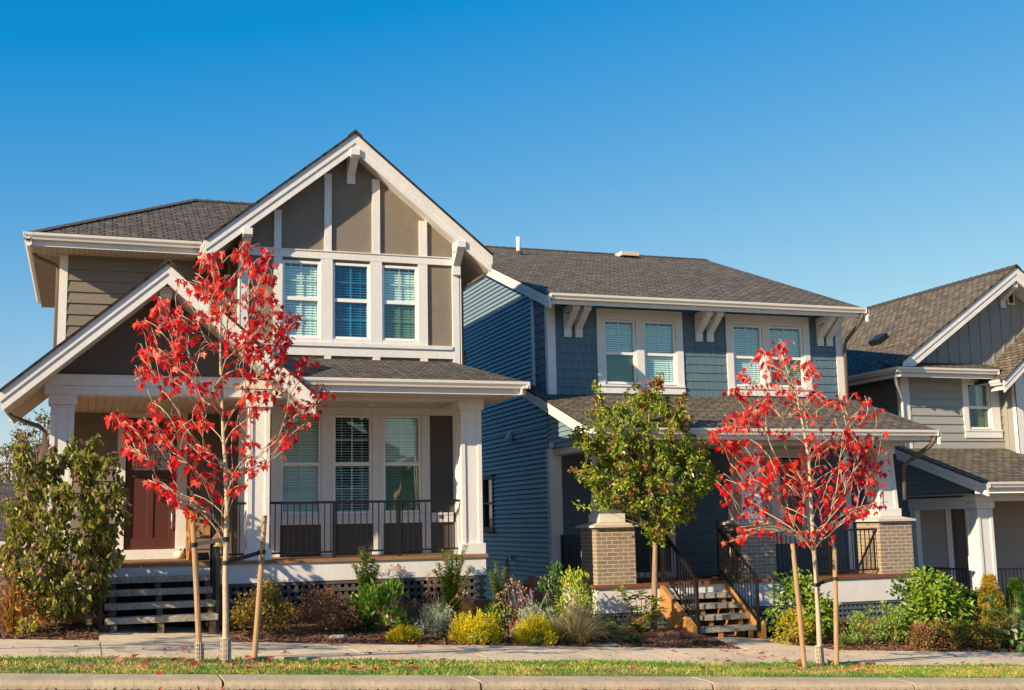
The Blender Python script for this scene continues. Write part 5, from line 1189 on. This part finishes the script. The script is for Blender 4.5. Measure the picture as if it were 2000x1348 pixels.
t, b = plant('dwarf_pine', 'tiny green tuft at the foot of the amber stair side', 'shrub', 1354, 17.9); mound(t, b, .11, .10, 200, .025, 'tiny', 'dark_leaf', r, .8, 8, .4, twig=False)
t, b = plant('rhododendron', 'young lime-green rhododendron left of the amber stair side', 'shrub', 1245, 19.35); lf, tw = MB(), MB()
for x, y in ((1212,1150),(1225,1170),(1240,1160),(1252,1152),(1262,1165),(1236,1182),(1255,1182),(1272,1172),(1246,1200),(1262,1205),(1240,1220),(1228,1212),(1270,1192),(1290,1185),(1282,1200),(1252,1222),(1218,1160),(1285,1168)):
    q = tk(x, y, 19.35+r.uniform(-.25, .2)); tw.tube(bez(b, Vector((q.x-b.x, 0, .5)), q, 5), [.011, .010, .008, .007, .006, .005], 5, False)
    for k in range(20):
        a = k*.7+r.uniform(-.2, .2); o = Vector((math.cos(a), math.sin(a), r.uniform(-.25, .5))); leaf(lf, q+o*.01-Vector((0, 0, .004*k)), o, Vector((0, 0, 1)), r.uniform(.14, .20), 'lance', .2)
lf.build('foliage', 'choisya_leaf', t); tw.build('stem', 'twig_red', t)
# bed right of the blue stairs
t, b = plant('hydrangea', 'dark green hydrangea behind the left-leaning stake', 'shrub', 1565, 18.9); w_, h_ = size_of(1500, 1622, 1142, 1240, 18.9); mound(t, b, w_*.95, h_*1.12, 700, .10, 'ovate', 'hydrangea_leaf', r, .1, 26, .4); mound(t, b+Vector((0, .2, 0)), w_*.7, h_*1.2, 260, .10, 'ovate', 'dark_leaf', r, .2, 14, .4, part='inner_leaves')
t, b = plant('spirea', 'small yellow-leaved spirea by the path to the blue stairs', 'shrub', 1550, 18.1); w_, h_ = size_of(1520, 1592, 1200, 1256, 18.1); mound(t, b, w_, h_*1.1, 650, .055, 'ovate', 'yellow_leaf', r, .3, 20, .4)
t, b = plant('lavender', 'small green-grey tuft beside the upright stake', 'shrub', 1643, 18.0); blades(t, b, 260, .45, .27, 'pieris_leaf', r, .3, .006, stand=.5)
for px, x0, x1, lab in ((1690, 1662, 1722, 'left one of two feathery green shrubs under the blue lattice'), (1738, 1715, 1762, 'right one of two feathery green shrubs under the blue lattice')):
    t, b = plant('spirea', lab, 'shrub', px, 18.2); w_, h_ = size_of(x0, x1, 1190, 1256, 18.2); mound(t, b, w_*1.05, h_*1.15, 620, .06, 'lance', 'pieris_leaf', r, .9, 20, .3); mound(t, b, w_*.7, h_*.8, 120, .05, 'lance', 'yellow_leaf', r, .6, 8, .3, part='yellow_leaves', twig=False)
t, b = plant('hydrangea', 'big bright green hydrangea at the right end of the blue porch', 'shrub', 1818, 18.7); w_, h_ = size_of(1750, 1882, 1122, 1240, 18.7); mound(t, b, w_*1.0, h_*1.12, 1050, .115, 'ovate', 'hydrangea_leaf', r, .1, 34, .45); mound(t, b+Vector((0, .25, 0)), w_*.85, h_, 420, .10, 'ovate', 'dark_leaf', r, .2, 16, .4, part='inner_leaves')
for i, (px, mat, lab) in enumerate(((1805, 'brown_leaf', 'low red-brown azalea below the big hydrangea'), (1842, 'mixed_low_leaf', 'low olive azalea, second in the row below the big hydrangea'), (1882, 'mixed_low_leaf', 'low olive-bronze azalea below the dark broadleaf bush'), (1922, 'mixed_low_leaf', 'low bronze azalea below the golden conifer'), (1958, 'brown_leaf', 'low brown azalea beside the pale-leaved perennial'))):
    t, b = plant('azalea', lab, 'shrub', px, 17.9+.08*(i % 2), 'low azaleas along the right pavement'); mound(t, b, .52, .42, 620, .042, 'ovate', mat, r, .4, 18, .35); mound(t, b, .5, .36, 200, .042, 'ovate', 'mixed_low_leaf', r, .4, 10, .35, part='green_leaves', twig=False)
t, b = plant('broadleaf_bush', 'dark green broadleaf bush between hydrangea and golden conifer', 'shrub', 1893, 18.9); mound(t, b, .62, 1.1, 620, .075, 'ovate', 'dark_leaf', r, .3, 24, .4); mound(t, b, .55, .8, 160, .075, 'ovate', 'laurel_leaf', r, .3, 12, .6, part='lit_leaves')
def conifer(px, Y, y0, y1, w, mat, label):
    t, b = plant('conifer', label, 'shrub', px, Y); H = (y1-y0)/PXM(b); m = MB()
    for i in range(2100):
        z = r.random(); R = w*.5*(1-.72*z**1.6)*min(1, .6+2.2*z)*r.uniform(.75, 1.05); a = r.uniform(0, 6.283); o = Vector((math.cos(a), math.sin(a), 0)); p = b+o*R*(.9+.12*math.sin(a*5+z*17))+Vector((0, 0, z*H))
        for j in range(3): leaf(m, p+rv(r)*.02, o*.7+Vector((0, 0, .8))+rv(r)*.6, o+rv(r)*.5, r.uniform(.025, .045), 'tiny')
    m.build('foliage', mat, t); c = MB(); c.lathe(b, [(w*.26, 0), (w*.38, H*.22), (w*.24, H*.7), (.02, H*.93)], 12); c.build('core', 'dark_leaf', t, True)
conifer(1937, 18.25, 1096, 1232, .68, 'gold_conifer', 'golden cone-shaped conifer left of the white-plumed grass')
conifer(1990, 18.45, 1106, 1232, .74, 'green_conifer', 'bright green conifer at the right edge')
t, b = plant('ornamental_grass', 'tall ornamental grass with straw-coloured plumes at the right edge', 'grass clump', 1978, 18.0); blades(t, b, 160, .7, 1.15, 'plume', r, .5, .005, seg=7, stand=.7); blades(t, b, 180, .6, .8, 'green_conifer', r, .5, .006, part='green_blades', stand=.4)
t, b = plant('perennial', 'pale-veined large-leaved perennial at the right edge', 'plant', 1985, 17.75); mound(t, b, .95, .55, 110, .19, 'ovate', 'pale_leaf', r, .1, 18, .4)
# far background, left: trees and a house beyond
hy = 42; p0, p1 = onY(-70, 935, hy), onY(36, 1056, hy)
BH = thing('distant_house', 'distant house roof with white eave at the left edge behind the dogwood', 'house', (p0.x, hy, p1.z-2.5))
m = MB(); m.slab([(p0.x-6, hy, p1.z), (p1.x+1.5, hy, p1.z), (p1.x+1.5, hy+4.5, p0.z), (p0.x-6, hy+4.5, p0.z)], .1); m.build('roof', 'shingles', BH)
m = MB(); m.box(p0.x-6, p1.x+1.5, hy-.1, hy, p1.z-.22, p1.z-.01); m.build('gutter', 'gutter', BH); m = MB(); m.box(p0.x-5, p1.x+1, hy+.5, hy+4, p1.z-3, p1.z-.1); m.build('wall', 'grey_lap', BH)
q0, q1 = onY(8, 1064, hy+.5), onY(27, 1080, hy+.5); m = MB(); m.box(q0.x-.1, q1.x+.1, hy+.46, hy+.499, q1.z-.9, q0.z+.1); wn = m.build('window', 'white', BH); m = MB(); m.box(q0.x, q1.x, hy+.45, hy+.459, q1.z-.8, q0.z); m.build('pane', 'unlit_dark', wn)
for i, (px, py, w_, h_, Y, lab) in enumerate(((14, 905, 2.6, 2.2, 52, 'yellowing tree behind the distant roof, leftmost'), (48, 896, 2.4, 2.6, 50, 'yellowing tree behind the distant roof, in the middle'), (78, 872, 2.0, 3.4, 47, 'orange-tinged slender tree beside the white porch post'))):
    c = onY(px, py+30, Y); t = thing('distant_tree', lab, 'tree', (c.x, Y, -2), 'autumn trees beyond the left house'); lf = MB(); tw = MB(); tw.tube([(c.x, Y, -2), (c.x, Y, c.z-.5), c+Vector((.1, 0, h_*.4))], [.12, .09, .02], 6)
    for k in range(60):
        v = rv(r); q = c+Vector((v.x*w_*.5, v.y*w_*.4, v.z*h_*.5)); tw.tube([c-Vector((0, 0, h_*.4)), q], [.03, .008], 4)
        for j in range(26): leaf(lf, q+rv(r)*.3*r.random(), rv(r), rv(r), r.uniform(.07, .14), 'ovate')
    tw.build('trunk', 'twig_brown', t); lf.build('crown', 'autumn_far', t)
# ================================================================== small things
def path_light(px, py0, py1, Y, label):
    a = onY(px, py1, Y); a.z = bumpy(a.x, Y)-.02; b = onY(px, py0, Y); t = thing('path_light', label, 'garden light', a, 'black lantern path lights'); z = b.z
    m = MB(); m.tube([a, (a.x, a.y, z-.12)], .010, 6); m.build('spike', 'black_metal', t)
    m = MB(); m.box(a.x-.045, a.x+.045, a.y-.045, a.y+.045, z-.125, z-.112)
    for sx in (-1, 1):
        for sy in (-1, 1): m.box(a.x+sx*.040-.005, a.x+sx*.040+.005, a.y+sy*.040-.005, a.y+sy*.040+.005, z-.1119, z-.036)
    m.box(a.x-.045, a.x+.045, a.y-.046, a.y+.046, z-.078, z-.072)
    m.hexa([(a.x-.065, a.y-.065, z-.035), (a.x+.065, a.y-.065, z-.035), (a.x+.065, a.y+.065, z-.035), (a.x-.065, a.y+.065, z-.035), (a.x-.03, a.y-.03, z), (a.x+.03, a.y-.03, z), (a.x+.03, a.y+.03, z), (a.x-.03, a.y+.03, z)])
    m.build('lantern_frame', 'black_metal', t); m = MB(); m.box(a.x-.034, a.x+.034, a.y-.034, a.y+.034, z-.111, z-.037); m.build('lantern_glass', 'lamp_glass', t)
path_light(173, 1203, 1236, 18.0, 'small lantern path light left of the grey front stairs')
path_light(993, 1201, 1240, 17.95, 'small lantern path light between two yellow heathers'); path_light(792, 1203, 1222, 18.6, 'small lantern path light behind the smallest yellow heather')
def pumpkin(px, py, Y, R, label):
    c = onY(px, py, Y); c.z = -.51; m = MB(); n = 24
    prof = [(.25, 0), (.72, .08), (1, .42), (.93, .78), (.55, .98), (.15, .93)]; b0 = 0
    for rr, z in prof:
        for k in range(n):
            a = 2*math.pi*k/n; q = rr*R*(1+.05*math.cos(a*8)); m.v.append((c.x+math.cos(a)*q, c.y+math.sin(a)*q, c.z+z*R*1.5))
    for i in range(len(prof)-1):
        for k in range(n): j = (k+1) % n; m.f.append((i*n+k, i*n+j, (i+1)*n+j, (i+1)*n+k)); m.uv.append(None)
    m.f.append(tuple(range(n-1, -1, -1))); m.f.append(tuple((len(prof)-1)*n+k for k in range(n))); m.uv += [None]*2
    t = thing('pumpkin', label, 'pumpkin', c, 'white pumpkins by the front door'); m.build('rind', 'pumpkin', t, True); s_ = MB(); s_.tube([(c.x, c.y, c.z+R*1.4), (c.x+.01, c.y, c.z+R*1.6), (c.x+.03, c.y, c.z+R*1.72)], [.018, .013, .014], 6); s_.build('stalk', 'grey_timber', t)
pumpkin(229, 1083, 21.9, .085, 'white pumpkin left of the brown-red front door'); pumpkin(351, 1083, 21.9, .10, 'white pumpkin between the front door and the wagon-wheel bench')
# wagon-wheel bench
bx0, bx1, by = onY(370, 1050, 21.3).x, onY(440, 1050, 21.3).x, 21.3
t = thing('wagon_wheel_bench', 'wooden bench with wagon-wheel arms on the porch right of the front door', 'bench', ((bx0+bx1)/2, by, -.51))
for x in (bx0, bx1):
    m = MB(); R = .40; cz = -.51+R; n = 28
    for k in range(n):
        a0, a1 = 2*math.pi*k/n, 2*math.pi*(k+1)/n; P_ = [Vector((x, by+math.cos(a)*R, cz+math.sin(a)*R)) for a in (a0, a1)]; m.bar(P_[0], P_[1], .06, .055, (1, 0, 0))
    for k in range(8): a = math.pi*k/4; m.bar((x, by+.06*math.cos(a), cz+.06*math.sin(a)), (x, by+(R-.03)*math.cos(a), cz+(R-.03)*math.sin(a)), .03, .03, (1, 0, 0))
    m.lathe((x-.05, by, cz), [(.07, 0), (.08, .05), (.07, .10)], 12, (1, 0, 0)); m.build('wheel_arm', 'amber_wood', t)
m = MB()
for k in range(4): m.box(bx0+.04, bx1-.04, by-.28+k*.13, by-.17+k*.13, -.14, -.11)
m.build('seat', 'amber_wood', t)
m = MB(); k = 0; x = bx0+.08
while x < bx1-.12: m.hexa([(x, by+.22, -.1), (x+.07, by+.22, -.1), (x+.07, by+.25, -.1), (x, by+.25, -.1), (x, by+.36, .42), (x+.07, by+.36, .42), (x+.07, by+.39, .42), (x, by+.39, .42)]); x += .105
m.box(bx0+.05, bx1-.05, by+.345, by+.40, .40, .49); m.build('backrest', 'cedar', t)
for k, px in enumerate((392, 403)):
    c = onY(px, 1088, 20.6); c.z = -.51; m = MB(); m.box(c.x-.045, c.x+.045, 20.5, 20.78, -.51, -.485); m.prism([(c.x-.042, 20.5, -.485), (c.x-.042, 20.78, -.485), (c.x-.042, 20.78, -.40), (c.x-.042, 20.68, -.385), (c.x-.042, 20.56, -.43), (c.x-.042, 20.5, -.46)], (.084, 0, 0))
    o = m.build('shoe', 'shoe', None, bevel=.012); recenter(o, (c.x, 20.64, -.51)); tag(o, ('left' if k == 0 else 'right')+' one of a pair of dark shoes in front of the wagon-wheel bench', 'shoe', 'pair of shoes on the porch')
# hanging bird feeder with a rusty roof on the stair newel
c = onY(427, 1050, 18.30); t = thing('bird_feeder', 'rusty cone-roofed feeder on a hook beside the grey stairs', 'bird feeder', (c.x, 18.30, bedz(c.x, 18.3)))
m = MB(); m.tube([(c.x+.02, 18.40, -1.6), (c.x+.02, 18.40, c.z+.20), (c.x+.015, 18.36, c.z+.25), (c.x, 18.30, c.z+.22), (c.x, 18.30, c.z+.12)], .008, 6); m.build('hook', 'black_metal', t)
m = MB(); m.lathe((c.x, 18.30, c.z-.02), [(.105, -.01), (.10, .0), (.03, .10), (.012, .14)], 14); m.build('roof', 'rust', t); m = MB(); m.lathe((c.x, 18.30, c.z-.13), [(.07, 0), (.075, .01), (.045, .03), (.04, .115)], 12); m.build('lamp_body', 'lamp_glass', t)
# stone and timber bits in the beds
def rock(px, py, Y, a, b_, h, label):
    c = onY(px, py, Y); c.z = bumpy(c.x, Y); m = MB(); q = random.Random(px); n = 12
    for z, s_ in ((-.02, .9), (h*.5, 1), (h, .75)):
        for k in range(n): t_ = 2*math.pi*k/n; m.v.append((c.x+math.cos(t_)*a*s_*q.uniform(.85, 1.1), c.y+math.sin(t_)*b_*s_*q.uniform(.85, 1.1), c.z+z*q.uniform(.9, 1.1)))
    for i in range(2):
        for k in range(n): j = (k+1) % n; m.f.append((i*n+k, i*n+j, (i+1)*n+j, (i+1)*n+k)); m.uv.append(None)
    m.f.append(tuple(2*n+k for k in range(n))); m.uv.append(None); o = m.build('stone', 'stone'); recenter(o, c); tag(o, label, 'stone', 'flat grey stones in the beds')
rock(1190, 1258, 17.62, .17, .10, .03, 'flat grey stone at the pavement right of the ornamental grass'); rock(660, 1238, 18.0, .14, .08, .05, 'grey stone below the brown azalea')
# terracotta planter and pipes between the houses
m = MB(); px_ = onY(1052, 1180, 20.2); m.box(px_.x-.16, px_.x+.2, 20.2, 20.5, zref(px_.x), onY(1050, 1140, 20.2).z); m.prism([(px_.x-.16, 20.19, onY(1050, 1140, 20.2).z), (px_.x+.2, 20.19, onY(1050, 1140, 20.2).z), (px_.x-.05, 20.19, onY(1050, 1125, 20.2).z)], (0, .3, 0))
o = m.build('timber_post', 'terracotta'); recenter(o, (px_.x, 20.35, zref(px_.x))); tag(o, 'reddish-brown timber block between the two houses', 'timber block')
for px, w2, lab in ((1045, .05, 'white capped pipe with hooded top beside the blue wall'), (1058, .028, 'thin white capped pipe beside the blue wall')):
    c = onY(px, 1126, 20.7); m = MB(); m.tube([(c.x, 20.7, zref(c.x)), (c.x, 20.7, c.z-.05), (c.x, 20.7, c.z)], [w2, w2, w2*1.15], 10); o = m.build('utility_pipe', 'gutter', None, True); recenter(o, (c.x, 20.7, zref(c.x))); tag(o, lab, 'pipe')
# ---- grass
gm = MB(); r = random.Random(9)
def gz_(x, y): return zref(x)-.035+.01*math.sin(x*2.1)*math.sin(y*3)
for i in range(70000):
    x = r.uniform(-1.8, 17.5); y = 13.36+2.02*r.random()
    dn = math.sin(x*1.7+y*2.3)*.5+math.sin(x*.63-y*1.9+1)*.5+r.uniform(-.7, .7)
    h = r.uniform(.02, .055)*(1.15 if dn > -.1 else .6)*(1+.5*max(0, 1-abs(y-13.42)/.1)*r.random())
    a = r.uniform(0, 6.283); wv = .0035; dx, dy = math.cos(a)*wv, math.sin(a)*wv; lx, ly = r.gauss(0, .45)*h, r.gauss(0, .45)*h; z = gz_(x, y)-.004; b0 = len(gm.v)
    gm.v += [(x-dx, y-dy, z), (x+dx, y+dy, z), (x+lx*.4+dx*.7, y+ly*.4+dy*.7, z+h*.6), (x+lx, y+ly, z+h)]; gm.f.append((b0, b0+1, b0+2, b0+3)); gm.uv.append(None)
o = gm.build('lawn_grass', 'grass_blade'); tag(o, 'short green and straw-coloured grass on the verge strip', 'grass', kind='stuff')
# ---- fallen leaves: one mesh each, lying where the photograph shows them
protos = []
for k in range(6):
    m = MB(); leaf(m, Vector((0, -.05, .012)), Vector((0, 1, .05)), Vector((r.uniform(-.3, .3), 0, 1)), .115, 'maple', r.uniform(-.35, .3)); o = m.build('fallen_leaf', 'fallen_leaf' if k < 4 else 'fallen_pink'); protos.append(o)
def gh(px, py):
    q = ray(px, py); 
    for y0, y1, off in ((15.36, 17.4, .004), (13.34, 15.36, .005), (12.87, 13.34, .003), (8, 12.75, -.088)):
        kk = (-1.436+off)/(q[2]+.064*q[0]); P_ = q*kk
        if y0 <= P_[1] <= y1: return Vector(P_), y0
    kk = (-1.4)/(q[2]+.064*q[0]); P_ = q*kk; return Vector((P_[0], P_[1], bumpy(P_[0], P_[1])+.01)), 17
LV = [(152,1267,1),(200,1281,1),(230,1286,0),(232,1293,1),(267,1284,0),(278,1299,0),(176,1304,0),(166,1306,1),(315,1310,0),(368,1294,1),(350,1232,1),(323,1269,1),(378,1266,1),(395,1235,0),(483,1286,0),(490,1292,0),(460,1301,0),(470,1302,1),(525,1290,0),(547,1240,0),(600,1307,0),(610,1308,1),(618,1288,0),(660,1301,0),(688,1302,1),(650,1313,0),(712,1310,1),(752,1311,0),(722,1277,0),(820,1263,1),(558,1276,1),(650,1260,1),(678,1279,1),(737,1246,0),(760,1250,0),(800,1254,0),(817,1255,1),(850,1242,0),(868,1291,0),(887,1292,0),(1055,1263,0),(1112,1294,1),(1177,1306,1),(1316,1273,1),(1371,1289,0),(1400,1290,0),(1343,1295,0),(1374,1308,0),(1382,1311,1),(1443,1279,0),(1490,1277,0),(1508,1281,1),(1493,1285,1),(1535,1290,0),(1560,1293,0),(1502,1310,0),(1551,1315,0),(1600,1303,0),(1620,1250,0),(1612,1280,1),(1645,1245,0),(1660,1296,0),(1697,1306,0),(1735,1316,0),(1772,1304,1),(1880,1297,0),(1890,1298,1),(1865,1283,1),(1917,1292,1),(1943,1320,1),(1830,1299,0),(1426,1256,1),(1560,1258,0),(1330,1248,0),(1275,1252,0),(40,1343,1),(95,1345,1),(315,1343,1),(580,1341,1),(632,1341,0),(690,1342,1),(1112,1345,1),(1160,1346,0),(1290,1347,0),(1310,1344,1),(1330,1346,0),(1375,1347,0),(1495,1345,0),(1545,1346,1),(1560,1347,1),(1700,1300,0),(1240,1300,1),(1180,1262,0),(960,1262,1)]
for k in range(70):
    q = r.random(); c = r.choice((450, 640, 1420, 1620)) if q < .75 else r.uniform(0, 2000)
    LV.append((c+r.gauss(0, 150), r.choice((r.uniform(1288, 1318), r.uniform(1288, 1318), r.uniform(1264, 1282), 1345+r.uniform(-1, 2))), r.random() < .45))
used = [False]*6
WH = {15.36: 'on the pavement', 13.34: 'on the grass strip', 12.87: 'on top of the kerb', 8: 'in the gutter below the kerb', 17: 'on the bark of the planting bed'}
for px, py, pk_ in LV:
    P_, wh = gh(px, py); k = r.choice((4, 5)) if pk_ else r.choice((0, 1, 2, 3)); o = protos[k]
    if used[k]: o = o.copy(); COL.objects.link(o)
    used[k] = True; s_ = r.uniform(.75, 1.15)
    if wh == 13.34: P_.z += .01
    o.location = P_; o.rotation_euler = (r.uniform(-.35, .35), r.uniform(-.35, .35), r.uniform(0, 6.28)); o.scale = (s_, s_, s_)
    tag(o, ('faded pink' if pk_ else 'bright red')+' fallen maple leaf '+WH[wh], 'leaf', ('faded' if pk_ else 'red')+' maple leaves fallen '+WH[wh])

# ---- leaf litter too small to count
lm = MB()
for i in range(2600):
    x = r.uniform(-1.5, 17); k = r.random()
    if k < .45: y = 17.42+abs(r.gauss(0, .5)); z = bumpy(x, y)+.012
    elif k < .75: y = 12.74-abs(r.gauss(0, .10)); z = zref(x)-.083
    elif k < .92: y = r.uniform(13.4, 15.3); z = zref(x)-.005
    else: y = r.uniform(15.4, 17.35); z = zref(x)+.004
    if .2 < x < 2.05 and y > 17.4 or 10.1 < x < 11.8 and y > 17.4 or y > 19: continue
    leaf(lm, Vector((x, y, z)), Vector((r.uniform(-1, 1), r.uniform(-1, 1), r.uniform(0, .35))), Vector((0, 0, 1))+rv(r)*.3, r.uniform(.018, .05), 'ovate', .3)
o = lm.build('leaf_litter', 'litter'); tag(o, 'small brown and pink leaf fragments on bed edges, grass and gutter', 'leaf litter', kind='stuff')
# ---- the houses across the street: out of frame, mirrored in the window glass
def opposite(x, label, wm, seed):
    t = thing('opposite_house', label, 'house', (x, -18, zref(x))); z0 = zref(x)
    m = MB(); m.box(x-4, x+4, -26, -18, z0-.5, z0+5.6); m.build('wall', wm, t)
    m = MB(); m.prism([(x-4.6, -17.5, z0+5.5), (x+4.6, -17.5, z0+5.5), (x, -17.5, z0+8.6)], (0, -9, 0)); m.build('roof', 'shingles_tan', t)
    for a in (-2.3, 1.1):
        for z in (1.0, 3.8): m = MB(); m.box(x+a, x+a+1.3, -18, -17.96, z0+z, z0+z+1.4); w_ = m.build('window', 'trim', t); m = MB(); m.box(x+a+.1, x+a+1.2, -17.95, -17.94, z0+z+.1, z0+z+1.3); m.build('pane', 'unlit_dark', w_)
    m = MB(); m.box(x-4.4, x+4.4, -18, -16, z0+2.7, z0+2.9); m.build('porch_roof', 'trim', t)
opposite(-9, 'beige gabled house across the street, furthest left', 'soffit', 1); opposite(1, 'taupe gabled house across the street, second from the left', 'taupe_lap', 2); opposite(11, 'grey gabled house across the street, third from the left', 'grey_lap', 3); opposite(21, 'beige gabled house across the street, furthest right', 'soffit', 4)
